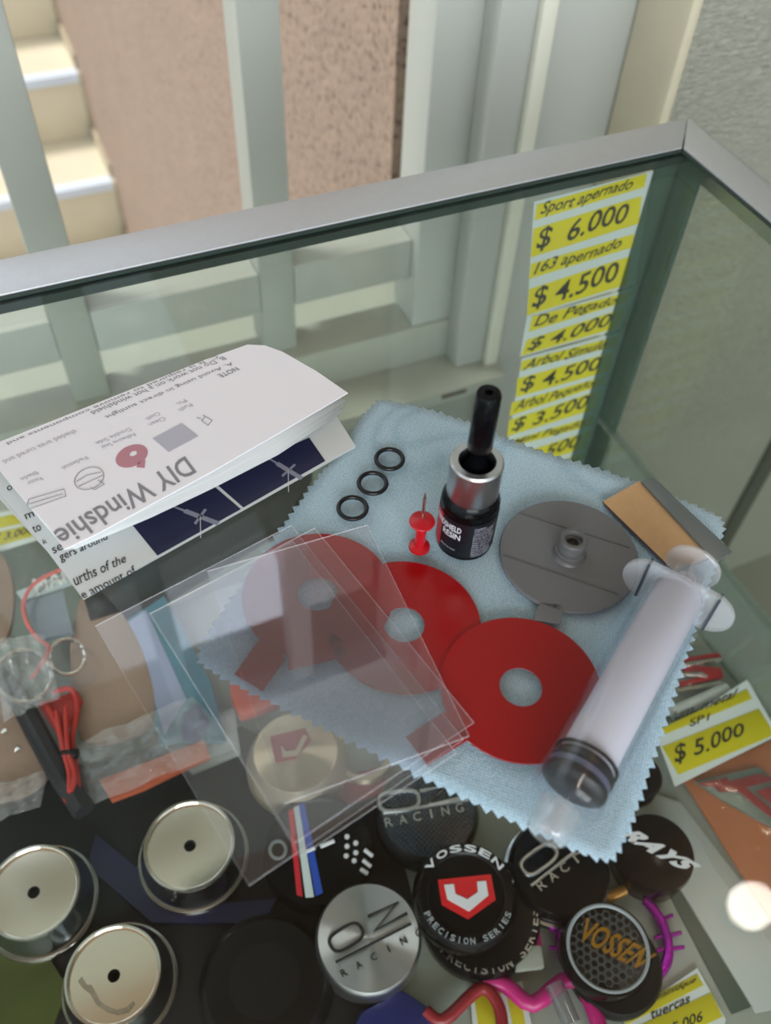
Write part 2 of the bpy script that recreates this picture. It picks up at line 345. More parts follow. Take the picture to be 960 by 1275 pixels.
# ================================================================== DISPLAY CASE
XL, YF = -1.05, -.58
case = empty('display_case', (-.5, -.28, FLOOR), 'glass display case with aluminium edge trim in front of the window', 'display case')
mk('top_glass', box(XL, .0165, YF, .0195, -.006, 0), glass_top, case)
mk('back_glass', box(XL, .0105, .0125, .0165, -.6, -.0062), glass_side, case)
mk('side_glass', box(.0125, .0165, YF, .0165, -.6, -.0062), glass_right, case)
mk('corner_seam', join(box(-.004, .0122, .0085, .0123, -.598, -.0065), box(.0085, .0122, -.009, .0084, -.598, -.0065)), clear('seam_silicone', (.35, .45, .40), .6, .35, (.10, .16, .13)), case)
# aluminium angle rails, mitred at the corner
def rail(pts_top, side):
    return join(prism(pts_top, (0, 0, 1), .0018), side)
mk('frame_rail', rail([(XL, 0, .0002), (-.0, 0, .0002), (.0205, .0245, .0002), (XL, .0245, .0002)], prism([(XL, .0205, .0002), (.018, .0205, .0002), (.0205, .0245, .0002), (XL, .0245, .0002)], (0, 0, -1), .022)), alu, case, bevel=.0006)
mk('frame_rail', rail([(.0006, -.0006, .0002), (.0206, .0236, .0002), (.0226, .0236, .0002), (.0226, YF, .0002), (.0006, YF, .0002)], prism([(.0185, .0200, .0002), (.0226, .0236, .0002), (.0226, YF, .0002), (.0185, YF, .0002)], (0, 0, -1), .022)), alu, case, bevel=.0006)
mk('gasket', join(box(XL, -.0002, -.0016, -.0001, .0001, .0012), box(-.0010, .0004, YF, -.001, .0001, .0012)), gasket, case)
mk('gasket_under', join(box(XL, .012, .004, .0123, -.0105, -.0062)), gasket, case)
SZ = -.27
mk('shelf', box(XL+.02, .0115, YF+.02, .0115, SZ-.008, SZ), mat('shelf_board', '#8b938a', .25, noise=.08, nscale=9), case)
mk('shelf_lip', join(box(.0085, .0122, YF+.02, .006, SZ+.0005, -.2075), box(.0060, .0122, YF+.02, .006, -.2075, -.2045)), clear('lip_plastic', (.75, .82, .78), .9, .22, (.35, .40, .37)), case)
mk('base_cabinet', box(XL, .0165, YF, .0165, FLOOR, -.6), mat('cabinet_laminate', '#b0b0a8', .4), case)
mk('side_glass_left', box(XL, XL+.004, YF, .012, -.6, -.0062), glass_side, case)
mk('front_glass', box(XL+.005, .012, YF, YF+.004, -.6, -.0062), glass_side, case)

# price stickers on the inside of the back glass
def c4(l): return [(600+x/3.188, 200+y/3.188) for x, y in l]
GY = .0118
def yq(l, dy=0): return [ony(x, y, GY-dy) for x, y in c4(l)]
SH = [
 ([(206, 162), (680, 40), (605, 490), (178, 620)], 'white price sheet with yellow boxes at top of the back glass, highest price', [
   ([(218, 175), (655, 50), (645, 105), (208, 238)], 'Sport apernado'), ([(205, 270), (635, 140), (622, 250), (193, 385)], '$  6.000'),
   ([(195, 410), (605, 290), (595, 345), (186, 470)], '163 apernado'), ([(187, 510), (590, 378), (580, 490), (178, 615)], '$ 4.500')]),
 ([(178, 622), (628, 497), (545, 668), (150, 778)], 'narrow white price sheet in the middle of the back glass sheets', [
   ([(200, 618), (590, 520), (575, 560), (185, 680)], 'De Pegado'), ([(178, 712), (565, 585), (545, 660), (155, 775)], '$ 4.000')]),
 ([(158, 785), (575, 672), (375, 1300), (60, 1380)], 'long lowest price sheet on the back glass running down behind the blue cloth', [
   ([(160, 795), (545, 695), (533, 735), (150, 835)], 'Arbol Simule'), ([(140, 865), (520, 760), (505, 835), (135, 940)], '$ 4.500'),
   ([(120, 960), (490, 855), (478, 890), (108, 1015)], 'Arbol Pequeño'), ([(108, 1030), (470, 910), (452, 985), (100, 1095)], '$ 3.500'),
   ([(115, 1110), (448, 1012), (440, 1050), (100, 1140)], 'Mini Pegado'), ([(95, 1180), (435, 1070), (412, 1140), (90, 1240)], '$ 2.500'),
   ([(88, 1260), (405, 1160), (395, 1210), (85, 1300)], 'Simple')])]
for k, (out, lab, rows) in enumerate(SH):
    g = empty('price_sheet', tuple(yq(out)[3]), lab, 'price label', 'price sheets on the back glass')
    dz = .0006*(k)
    mk('paper', prism(yq(out, dz), (0, -1, 0), .0003), tag_paper, g)
    for q, s in rows:
        P = yq(q, dz+.0003)
        mk('yellow_box', prism(P, (0, -1, 0), .0001), yellow, g)
        a = [P[0].lerp(P[1], .06), P[0].lerp(P[1], .9), P[3].lerp(P[2], .86), P[3].lerp(P[2], .04)]
        if s[0] == '$': a = [a[0].lerp(a[3], .08), a[1].lerp(a[2], .05), a[1].lerp(a[2], .85), a[0].lerp(a[3], .92)]
        # handwriting overlaps the box edges a little
        mk('handwriting', quad_text(s, a, .0002, off=.014, shear=.03, jitter=.06), pen_ink, g)

# ================================================================== TOP OF THE COUNTER
# ---- cloth with pinked edges
CZ = .0004
cor = [onz(470, 494, CZ), onz(907, 646, CZ), onz(766, 1084, CZ), onz(236, 823, CZ)]
cc = sum(cor, Vector())/4
cn = 38
def cl_h(a, b):
    e = .0006*math.sin(a*5+b*3)**2
    if b < .12: e += .0016*(1-b/.12)*math.sin(a*7)**2
    return max(e, 0)+.0018*math.exp(-((a-.12)**2+(b-.1)**2)/.01)
V = []; F = []
for j in range(cn+1):
    for i in range(cn+1):
        a, b = i/cn, j/cn; p = cor[0].lerp(cor[1], a).lerp(cor[3].lerp(cor[2], a), b)
        # rounded corners and bowed edges
        q = p-cc; rr = 1-.035*(abs(2*a-1)**10)*(abs(2*b-1)**10)
        q = q*rr; q += Vector((0, 0, cl_h(a, b)*(1-abs(2*a-1)**6)))
        V.append(cc+q)
id_ = lambda i, j: j*(cn+1)+i
for j in range(cn):
    for i in range(cn): F.append((id_(i, j), id_(i+1, j), id_(i+1, j+1), id_(i, j+1)))
# pinking teeth: two per cell along each side
def teeth(idx, outd):
    global V, F
    for k in range(len(idx)-1):
        p, q = V[idx[k]], V[idx[k+1]]; n = len(V); mid = (p+q)/2; d = (mid-outd).normalized()
        V.append(mid+(mid-cc).normalized()*.0016*(1+.25*math.sin(k*2.1))); F.append((idx[k], n, idx[k+1]))
teeth([id_(i, 0) for i in range(cn+1)], cc); teeth([id_(cn, j) for j in range(cn+1)], cc)
teeth([id_(i, cn) for i in range(cn, -1, -1)], cc); teeth([id_(0, j) for j in range(cn, -1, -1)], cc)
cl = mk('cleaning_cloth', (V, F), cloth_m, smooth=True, label='light blue microfibre cloth with zigzag edges under the repair kit', cat='cloth', org=(cc.x, cc.y, 0))
md = cl.modifiers.new('t', 'SOLIDIFY'); md.thickness = .0003; md.offset = 1
CT = .0024     # things lie on the cloth from here

# ---- red adhesive discs
def disc(c, z, tabpx, label, R=.02385, r=.0063):
    g = empty('adhesive_disc', (c[0], c[1], z), label, 'adhesive disc', 'red ring shaped adhesive discs')
    mk('ring', ringprism(circ(c, R, 96, z), circ(c, r, 96, z), (0, 0, 1), .0004, (0, 1)), [red_film, red_edge], g)
    t = pz(tabpx, z+.0001); mk('pull_tab', prism(t, (0, 0, 1), .0003, (0, 0, 1)), [red_film, red_edge], g)
    return g
disc(onz(396, 742, .0012)[:2], .0022, [(323, 796), (292, 840), (327, 861), (354, 822), (345, 800)], 'red ring disc under the clear films, furthest left, tab pointing down left')
disc(onz(503, 780, .002)[:2], .0029, [(412, 788), (356, 800), (359, 835), (425, 819), (440, 805)], 'middle red ring disc, half under the clear films')
disc(onz(648, 857, .003)[:2], .0036, [(553, 886), (505, 918), (532, 953), (584, 921), (575, 900)], 'uncovered bright red ring disc beside the syringe, tab pointing left')

# ---- o rings
ro = onz(485, 572, .003)
r0 = mk('rubber_ring', lathe([(.0048+.0008*math.cos(t*math.pi/6), .0008*math.sin(t*math.pi/6)) for t in range(12)], (ro.x, ro.y, .0032), seg=48, closed=True), mat('black_rubber', '#0c0c10', .28), smooth=True, auto=180,
        label='black rubber ring at the top right of the row of three', cat='o-ring', group='black rubber rings on the cloth', org=(ro.x, ro.y, .0024))
for q, l in (((464, 602), 'black rubber ring in the middle of the row of three'), ((439, 633), 'black rubber ring at the lower left of the row, nearest the red discs')):
    c = r0.copy(); COL.objects.link(c); p = onz(*q, .003); c.location = (p.x, p.y, .0024); c['label'] = l

# ---- push pin standing on its head
p = onz(522, 682, .0024); px, py = p.x, p.y
pn = empty('push_pin', (px, py, CT), 'red push pin standing on its head with the needle up', 'push pin')
lean = Vector((0, 0, 1))
mk('grip', lathe([(0, 0), (.0031, 0), (.0036, .0005), (.0034, .0014), (.0019, .0022), (.0017, .006), (.0019, .0128), (.0024, .0134), (.0040, .0137), (.0042, .0141), (.0040, .0146), (.0012, .0152), (0, .0153)], (px, py, CT), lean), red_plastic, pn, True)
mk('needle', lathe([(0, .0150), (.00055, .0150), (.00055, .0255), (.00005, .0285)], (px, py, CT), lean, 12), chrome, pn, True)

# ---- resin bottle
b = onz(577, 674, .0012); bx, by = b.x, b.y
bt = empty('resin_bottle', (bx, by, CT), 'small black resin bottle with silver collar and tall black nozzle', 'bottle')
BC = (bx, by, CT)
mk('body', lathe([(0, 0), (.0085, 0), (.0093, .0008), (.0094, .002), (.0094, .0195), (.0092, .0202), (.0094, .0210), (.0093, .0225), (.0080, .0255), (.0062, .027), (.0058, .0285), (0, .0285)], BC, seg=64), black_gloss, bt, True)
mk('label_band', lathe([(.0094, .0025), (.00955, .0025), (.00955, .0192), (.0094, .0192)], BC, seg=64), black_label, bt, True)
mk('collar', lathe([(.0060, .0255), (.0080, .0252), (.0082, .0257), (.0082, .0386), (.0077, .0392), (.0058, .0392), (.0055, .0385), (.0055, .031), (.0055, .0285)], BC, seg=64), satin, bt, True)
mk('nozzle', lathe([(.0055, .0300), (.0050, .0345), (.0040, .037), (.0026, .0395), (.0024, .0425), (.0033, .0445), (.0038, .0455), (.0037, .0660), (.0033, .0670), (.0012, .0672), (.0009, .0660), (0, .0660)], BC, seg=48), black_gloss, bt, True)
# red side panel and lettering wrapped on the label
def wrap(vf, R, dr=.0001):   # vf in (angle*R, z) plane -> bottle surface, angle from camera-facing direction
    base = math.atan2(CAMP.y-by, CAMP.x-bx)
    return [Vector((bx+(R+dr)*math.cos(base+v[0]/R), by+(R+dr)*math.sin(base+v[0]/R), v[1])) for v in vf[0]], vf[1]
def flat(s, x0, x1, z0, z1, off=0, slant=0):
    V, F = text_mesh(s, off); a = min(v.x for v in V); b_ = max(v.x for v in V); c_ = min(v.y for v in V); d_ = max(v.y for v in V)
    return [(x0+(x1-x0)*(v.x-a)/(b_-a), z0+(z1-z0)*(v.y-c_)/(d_-c_)+slant*(v.x-a)/(b_-a)) for v in V], F
RB = .00955
gv = [(x/1000, CT+z/1000) for z in (2.6, 19.1) for x in [-14+.75*i for i in range(8)]]
mk('red_panel', wrap((gv, [(i, i+1, 9+i, 8+i) for i in range(7)]), RB, .00006), mat('label_red', '#a01822', .4), bt)
mk('label_name', wrap(flat('WINDSHIELD', -.0128, -.0012, CT+.0145, CT+.0172, .01), RB), white_ink, bt)
mk('label_name', wrap(flat('RESIN', -.0078, -.0012, CT+.0110, CT+.0137, .01), RB), white_ink, bt)
mk('label_small_print', wrap(flat('Repair & cover', -.0080, -.0022, CT+.0050, CT+.0060), RB), pale_ink, bt)
fine = ['Caution:', 'Use safety glasses', 'read and follow', 'protect hands', 'First aid: flush', 'Eye or skin wash', 'large amount water', 'Skin: wash well', 'Keep from child', 'Made in China', 'Do not swallow', 'Store in shade', 'Cyanoacrylate']
for i, s in enumerate(fine):
    z = CT+.0178-i*.00118
    mk('label_small_print', wrap(flat(s, .0030, .0030+.0085*min(1, len(s)/17), z-.0008, z), RB), pale_ink, bt)

# ---- grey suction pad
gc = onz(708, 691, .0035); G = (gc.x, gc.y, CT)
gp = empty('suction_pad', G, 'round grey rubber suction pad with threaded centre nozzle and small tab', 'suction pad')
mk('pad', lathe([(0, 0), (.0226, 0), (.0229, .0004), (.0229, .0014), (.0226, .0018), (0, .0018)], G, seg=96), grey_rubber, gp, True)
tq = pz([(671, 752), (663, 774), (697, 779), (704, 755)], CT+.0006)
mk('pull_tab', prism(tq, (0, 0, 1), .0012), grey_rubber, gp, bevel=.0003)
for (a, b_) in (((646, 639), (784, 682)), ((627, 692), (770, 740))):
    A, B = onz(*a, CT+.0018), onz(*b_, CT+.0018); n = Vector((0, 0, 1)).cross(B-A).normalized()*.00018
    mk('ridge', prism([A-n, B-n, B+n, A+n], (0, 0, 1), .00022), grey_rubber_dark, gp)
KC = (gc.x, gc.y, CT+.0018)
mk('threaded_nozzle', lathe([(.0058, 0), (.0052, .0006), (.0048, .0018), (.0049, .0022), (.0044, .0026), (.0045, .0034), (.0045, .0050), (.0042, .0054), (.0042, .0060), (.0046, .0064), (.0046, .0078), (.0042, .0084), (.0030, .0084), (.0028, .0080), (.0028, .0062), (.0020, .0060), (.0018, .0045), (0, .0045)], KC, seg=40), grey_rubber_dark, gp, True)

# ---- razor blade in brown card
z = CT+.0004
rz_ = empty('razor_blade', tuple(onz(820, 660, CT)), 'razor blade in brown card sleeve with grey spine, behind the syringe', 'razor blade')
mk('card_sleeve_and_shade', prism(pz([(750, 626), (796, 600), (884, 694), (838, 712)], z), (0, 0, 1), .0007, (0, 0, 1)), [card, mat('card_edge', '#5a4a48', .8)], rz_)
mk('card_sleeve_and_shade', prism(pz([(751, 629), (796, 603), (884, 697), (838, 715)], CT), (0, 0, 1), .0003), mat('card_shade', '#5d5868', .6), rz_)  # dark offset copy below the sleeve, paints its shadow
blade_m = mat('blade_steel', '#747b7c', .38, .55, noise=.15, nscale=90)
mk('blade_spine', prism(pz([(797, 601), (813, 597), (911, 689), (890, 702)], z+.0012), (0, 0, 1), .0012), blade_m, rz_, bevel=.0004)
mk('spine_fold', tube([onz(812, 598, z+.0020), onz(910, 690, z+.0020)], .0005, 8), blade_m, rz_, True)

# ---- syringe
r_b = .0099; zc = CT+r_b+.0012
A = onz(712, 981, zc); B = onz(843, 742, zc); ax = (B-A).normalized(); u, v, _ = frame_of(ax)   # u horizontal
if u.z != 0: pass
sy = empty('syringe', (A.x, A.y, CT), 'clear plastic syringe with white plunger lying across the cloth', 'syringe')
barrel_m = clear('barrel_plastic', (.98, .98, .988), .5, .009, (.8, .82, .88), .05)
frost = clear('frosted_plastic', (.88, .89, .9), 1.0, .24, (.72, .74, .78), .15)
clearish = clear('cap_plastic', (.93, .95, .96), 1.2, .10, (.8, .82, .85), .06)
L = (B-A).length
mk('barrel', lathe([(.0045, -.0055), (.0088, -.0050), (r_b, -.0038), (r_b, L), (r_b-.0007, L), (r_b-.0007, -.0032), (.0045, -.0046)], A, ax, 64, closed=True), barrel_m, sy, True)
# plunger: white solid rod (cross-ribbed), black seal, thumb rest
W = .0076; pl = []
white_pl = mat('white_plastic', '#b9bbc6', .4, sss=.15)
mk('plunger_rod', lathe([(0, .0082), (.0073, .0082), (.0077, .0090), (.0077, L+.001), (.0065, L+.003), (.003, L+.003), (.003, L+.008), (0, L+.008)], A, ax, 48), white_pl, sy, True)
mk('plunger_seal', lathe([(0, -.0015), (.0060, -.0010), (.0087, .0004), (.0091, .0010), (.0091, .0022), (.0080, .0026), (.0080, .0048), (.0091, .0053), (.0091, .0066), (.0080, .0070), (.0080, .0081), (0, .0081)], A, ax, 64), mat('seal_rubber', '#08090d', .35), sy, True)
mk('seal_band', lathe([(.0082, .0028), (.0088, .0028), (.0088, .0046), (.0082, .0046)], A, ax, 64, closed=True), mat('seal_band', '#50546a', .3), sy, True)
mk('seal_line', lathe([(.0082, .0086), (.0091, .0086), (.0091, .0092), (.0082, .0092)], A, ax, 64, closed=True), MATS['seal_rubber'], sy, True)
def plate(c, pts, t, bev=.0004):   # outline in (u,v) coordinates, thickness along the axis
    return prism([c+u*a+v*b_ for a, b_ in pts], ax, t)
def stadium(hw, hh, r, n=10):
    out = []
    for cx_, sgn in ((hw-r, 1), (-(hw-r), -1)):
        for i in range(n+1):
            t = (-math.pi/2+math.pi*i/n)*1 if sgn > 0 else (math.pi/2+math.pi*i/n)
            out.append((cx_+r*math.cos(t), hh*math.sin(t)))
    return out
mk('barrel_flange', plate(A+ax*(L-.0005), stadium(.0178, .0088, .0085), .0017), frost, sy, bevel=.0003)
for s in (-1, 1):
    c0 = A+ax*(L-.0012)+u*s*.0112
    mk('flange_rib', prism([c0-u*.0004-v*.0082, c0+u*.0004-v*.0082, c0+u*.0004+v*.0082, c0-u*.0004+v*.0082], ax, .0034), mat('dark_rib', '#3b4048', .3), sy)
TR = A+ax*(L+.0125)
for k, (hw, hh) in enumerate(((.0046, .0007), (.0007, .0046))):
    c0 = A+ax*(L+.0030)
    mk('plunger_rib', prism([c0-u*hw-v*hh, c0+u*hw-v*hh, c0+u*hw+v*hh, c0-u*hw+v*hh], ax, .0095), frost, sy)
mk('thumb_rest', lathe([(0, 0), (.0082, 0), (.0087, .0004), (.0087, .0013), (.0082, .0017), (0, .0017)], TR, ax, 48), frost, sy, True)
mk('nozzle_cap', join(lathe([(.0040, -.0058), (.0056, -.0060), (.0060, -.0070), (.0058, -.0120), (.0054, -.0146), (.0046, -.0154), (.0026, -.0156), (.0026, -.0146), (.0042, -.0144), (.0048, -.0120), (.0050, -.0070)], A, ax, 40, closed=True)), clearish, sy, True)
mk('nozzle', lathe([(.0026, -.0050), (.0024, -.0140), (.0012, -.0140), (.0012, -.0050)], A, ax, 24, closed=True), frost, sy, True)

# ---- clear curing films, a fan of sheets over the discs
film_m = clear('clear_film', (.975, .975, .985), 1.1, .012, (.75, .72, .80), .02)
film_e = clear('film_edge', (.9, .9, .9), 1, .9, (.95, .95, .98), .3)
def film(pts, z, label):
    P = [Vector((p.x, p.y, z+k)) for p, k in zip(pts, (0, 0, 0, 0))]
    return mk('clear_film', prism(P, (0, 0, 1), .00022, (0, 0, 1)), [film_m, film_e], label=label, cat='film', group='clear curing films fanned over the red discs')
def sheet(bl, br, hgt):
    d = (br-bl); n = Vector((-d.y, d.x, 0)).normalized()*hgt; return [bl, br, br+n, bl+n]
FZ = .0042
fl = [((310, 1103), (577, 921), 'lowest clear film, its left corner reaching furthest down over the caps'),
      ((374, 1067), (568, 938), 'clear film whose bottom corner points at the striped cap'),
      ((367, 1050), (590, 900), 'clear film lying second from the top of the fan'),
      ((354, 1001), (584, 917), 'topmost clear film, crossing the middle red disc')]
for k, (a, b_, lab) in enumerate(fl):
    zz = FZ+k*.0005; film(sheet(onz(*a, zz), onz(*b_, zz), .092-.004*k), zz, lab)

# ---- folded leaflet
P1 = onz(80, 683, .0145); P2 = onz(433, 490, .0145); P3 = onz(160, 486, .0052)
N1 = (P2-P1).cross(P3-P1).normalized()
if N1.z < 0: N1 = -N1
lf = empty('instruction_leaflet', (-.30, -.115, 0), 'folded white instruction leaflet with grey printing, left of the blue cloth', 'leaflet')
def on1(l, lift=0): return [onpl(x, y, P1, N1)+N1*lift for x, y in l]
top_px = [(308, 429), (330, 430), (352, 438), (394, 462), (433, 489), (401, 508), (262, 588), (120, 665), (80, 684), (60, 655), (30, 622), (-23, 559), (60, 526), (160, 486), (260, 446)]
tp = mk('top_fold', prism(on1(top_px), -N1, .0003), paper, lf)
# folds below, fanning open towards the front
def strip(rear, front, name, m_, th=.0002):
    k = len(rear); V = [Vector(p) for p in rear]+[Vector(p) for p in front]; F = [(i, i+1, k+i+1, k+i) for i in range(k-1)]
    o = mk(name, (V, F), m_, lf, True, auto=180); s = o.modifiers.new('t', 'SOLIDIFY'); s.thickness = th; s.offset = -1; return o
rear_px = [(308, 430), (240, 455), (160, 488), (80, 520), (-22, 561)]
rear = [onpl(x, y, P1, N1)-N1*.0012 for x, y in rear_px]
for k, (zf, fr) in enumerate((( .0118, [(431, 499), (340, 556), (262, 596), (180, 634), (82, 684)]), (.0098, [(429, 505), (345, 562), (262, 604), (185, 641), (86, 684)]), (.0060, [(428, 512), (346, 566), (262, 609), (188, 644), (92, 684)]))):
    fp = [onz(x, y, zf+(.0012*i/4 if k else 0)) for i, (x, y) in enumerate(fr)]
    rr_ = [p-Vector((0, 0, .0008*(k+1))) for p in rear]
    strip(rr_, fp, 'inner_fold', paper_shaded)
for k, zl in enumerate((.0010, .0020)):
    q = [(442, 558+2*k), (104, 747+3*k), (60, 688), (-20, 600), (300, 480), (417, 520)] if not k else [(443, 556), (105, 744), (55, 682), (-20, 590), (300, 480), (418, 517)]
    mk('lower_page', prism(pz(q, zl), (0, 0, 1), .00025), paper_shaded, lf)
PZ = .0023
mk('photo_panel', prism(pz([(165, 654), (260, 600), (300, 634), (196, 692)], PZ), (0, 0, 1), .00005), navy_print, lf)
mk('photo_panel', prism(pz([(264, 598), (385, 545), (405, 574), (303, 632)], PZ), (0, 0, 1), .00005), navy_print, lf)
for (a, b_, w_) in (((230, 636), (272, 652), 2.2), ((345, 577), (376, 596), 2.2)):
    cx_, cy_ = (a[0]+b_[0])/2, (a[1]+b_[1])/2
    A1, B1 = onz(*a, PZ+.0001), onz(*b_, PZ+.0001); n = Vector((0, 0, 1)).cross(B1-A1).normalized()
    mk('syringe_picture', join(prism([A1-n*.0009, B1-n*.0009, B1+n*.0009, A1+n*.0009], (0, 0, 1), .00002), *[prism([A1.lerp(B1, .42+e)+n*(-.0032), A1.lerp(B1, .5+e)-n*.0036, A1.lerp(B1, .5+e)+n*.0036, A1.lerp(B1, .42+e)+n*.0036], (0, 0, 1), .00002) for e in (0,)],
        prism([A1.lerp(B1, -.45)-n*.0004, A1-n*.0004, A1+n*.0004, A1.lerp(B1, -.45)+n*.0004], (0, 0, 1), .00002)), photo_grey, lf)
    mk('leader_line', prism([onz(cx_-2, cy_-2, PZ+.0001), onz(cx_-1.2, cy_-2, PZ+.0001), onz(cx_-.8, cy_+26, PZ+.0001), onz(cx_-1.6, cy_+26, PZ+.0001)], (0, 0, 1), .00003), white_ink, lf)
# printed words: quads in photo pixels laid on the page planes
def words(s, q, m_, plane='low', off=0, shear=0):
    Q = pz(q, PZ) if plane == 'low' else on1(q)
    mk('printed_words', quad_text(s, Q, .00012, off=off, shear=shear), m_, lf)
words('urths of the', [(89, 716), (156, 689), (157, 700), (94, 730)], black_ink, off=.005)
words('e amount of', [(98, 737), (166, 704), (171, 714), (104, 746)], black_ink, off=.005)
words('gers around', [(72, 689), (132, 664), (135, 674), (77, 702)], black_ink, off=.005)
words('se', [(64, 683), (76, 677), (79, 684), (67, 690)], black_ink)
words('k', [(53, 672), (57, 670), (59, 676), (54, 678)], black_ink)
words('to', [(39, 656), (49, 652), (52, 660), (43, 664)], black_ink)
words('m', [(30, 641), (41, 637), (43, 643), (33, 647)], black_ink)
words('o', [(8, 606), (14, 604), (16, 609), (10, 612)], black_ink)
words('DIY Windshie', [(245, 588), (82, 683), (65, 662), (230, 568)], grey_ink, 'top', .012)
def back_words(s, a, b_, h, m_=grey_ink, off=0):
    """upside-down line: reads from a (right) towards b_ (left); h pixels tall, letter tops towards the front edge"""
    ux, uy = h*.86, h*.52
    words(s, [(a[0]+ux, a[1]+uy), (b_[0]+ux, b_[1]+uy), b_, a], m_, 'top', off)
back_words('NOTE', (293, 457), (270, 467), 7, off=.01)
back_words('A. Avoid using in direct sunlight', (286, 450), (128, 518), 7)
back_words('B. Do not work on a hot windshield', (277, 444), (112, 513), 6.5)
back_words('C. It is required to remove components and', (268, 446-4), (6, 551), 6)
back_words('shaded area cured and', (92, 535), (2, 574), 7, pale_ink)
back_words('Push', (236, 502), (221, 510), 6, pale_ink); back_words('Pin', (229, 497), (219, 502), 6, pale_ink)
back_words('Clean', (203, 519), (184, 528), 6, pale_ink); back_words('Cloth', (196, 513), (180, 521), 6, pale_ink)
back_words('Adhesive Seal', (167, 539), (125, 556), 6, pale_ink); back_words('Double Side', (160, 533), (118, 551), 6, pale_ink)
back_words('Pedestal', (106, 568), (76, 582), 6, pale_ink)
back_words('Razor', (50, 594), (32, 601), 6, pale_ink); back_words('Blade', (44, 587), (24, 596), 6, pale_ink)
mk('printed_square', prism(on1([(190, 546), (226, 527), (247, 543), (210, 563)], .0001), N1, .00003), pale_ink, lf)
# printed red disc, outline of a pad, blade and bottle icons
def ell(c, rx, ry, n=28, rot=-.4): return [(c[0]+rx*math.cos(t)*math.cos(rot)-ry*math.sin(t)*math.sin(rot), c[1]+rx*math.cos(t)*math.sin(rot)+ry*math.sin(t)*math.cos(rot)) for t in [2*math.pi*i/n for i in range(n)]]
pink = mat('pink_ink', '#b9808e', .6)
mk('printed_disc', join(ringprism(on1(ell((164, 568), 21, 13), .0001), on1(ell((166, 565), 5, 3), .0001), N1, .00003), prism(on1([(172, 576), (181, 573), (180, 583), (170, 582)], .0001), N1, .00003)), pink, lf)
def line_on1(pts, w_=.00028, closed=False): return tube(on1(pts, .0001), w_*.5, 5, closed)
mk('printed_outline', join(line_on1(ell((111, 596), 19, 13), closed=True), line_on1([(95, 600), (108, 592), (126, 588)]), line_on1([(98, 606), (128, 592)]), line_on1([(113, 607), (118, 610), (130, 603), (122, 598)])), grey_ink, lf)
mk('printed_outline', join(line_on1([(36, 622), (80, 609), (82, 618), (37, 634), (34, 628)], closed=True), line_on1([(36, 628), (78, 615)])), grey_ink, lf)
mk('printed_outline', join(line_on1([(251, 524), (256, 519), (264, 524), (259, 530)], closed=True), line_on1([(245, 520), (250, 522)]), line_on1([(256, 519), (253, 517)])), grey_ink, lf)

# ================================================================== INSIDE THE CASE
def W(x, y, z): return onz(x, y, z)
def cap(c, z0, R, h, name_label, mats_, prof=None, kind='plain', grp='wheel centre caps in the case', seg=72):
    g = empty('wheel_cap', (c[0], c[1], z0), name_label, 'wheel cap', grp); return g
def ring_profile(R, h, face=.8, dish=.002):
    return [(0, 0), (R*.92, 0), (R, h*.15), (R, h*.45), (R*.97, h*.7), (R*(face+.08), h), (R*face, h), (R*(face-.02), h-dish), (0, h-dish)]
SHELF = SZ+.0003
def at(px, py, z): p = onz(px, py, z); return (p.x, p.y)
CG = 'wheel centre caps in the case'
# three chrome caps with centre hole
def chrome_cap(px, py, R, lab, z0=SHELF, h=.022):
    c = at(px, py, z0+h); g = empty('wheel_cap', (*c, z0), lab, 'wheel cap', CG)
    mk('skirt', lathe([(R*.9, 0), (R*1.22, 0), (R*1.25, .002), (R*1.18, h*.45), (R*1.08, h*.75), (R*1.03, h*.98), (R*1.0, h)], (*c, z0), seg=72), mat('dark_chrome', '#a4a9ac', .2, 1), g, True)
    mk('foot_ring', lathe([(R*1.20, .0005), (R*1.30, .0005), (R*1.31, .003), (R*1.27, .0045), (R*1.20, .004)], (*c, z0), seg=72, closed=True), chrome, g, True)
    mk('rim', lathe([(R*1.0, h*.9), (R*1.03, h), (R*1.02, h+.0012), (R*.97, h+.0012), (R*.94, h), (R*.94, h*.92)], (*c, z0), seg=72), chrome, g, True)
    mk('face', lathe([(R*.94, h*.93), (R*.5, h*.93), (R*.135, h*.93), (R*.135, h*.6), (0, h*.6)], (*c, z0), seg=72, mats=[0, 0, 1, 1]), [mat('face_chrome', '#f4e9dc', .12, 1), black_mat], g, True)
    return c, g
chrome_cap(41, 1110, .0230, 'chrome cap with a centre hole, at the left edge of the case')
cM, gM = chrome_cap(236, 1052, .0235, 'chrome cap with a centre hole, nearest the stripes and films')
cW, gW = chrome_cap(141, 1214, .0225, 'chrome cap with a centre hole and worn face, bottom left')
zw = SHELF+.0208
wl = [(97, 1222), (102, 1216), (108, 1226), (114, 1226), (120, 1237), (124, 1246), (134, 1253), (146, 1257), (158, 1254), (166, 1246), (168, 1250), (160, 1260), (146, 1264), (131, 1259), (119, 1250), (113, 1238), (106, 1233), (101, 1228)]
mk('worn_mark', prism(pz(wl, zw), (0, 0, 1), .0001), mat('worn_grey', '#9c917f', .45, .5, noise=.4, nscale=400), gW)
# large black cap
c = at(330, 1222, -.252); g = empty('wheel_cap', (*c, SHELF), 'large plain matt black cap, bottom centre left', 'wheel cap', CG)
mk('body', lathe([(0, 0), (.033, 0), (.034, .004), (.033, .012), (.029, .017), (.020, .019), (0, .0195)], (*c, SHELF)), mat('dusty_black', '#070708', .5, spec=.2), g, True)
mk('inner_disc', lathe([(.017, .0192), (.0175, .0203), (.016, .0205), (0, .0205)], (*c, SHELF)), black_mat, g, True)
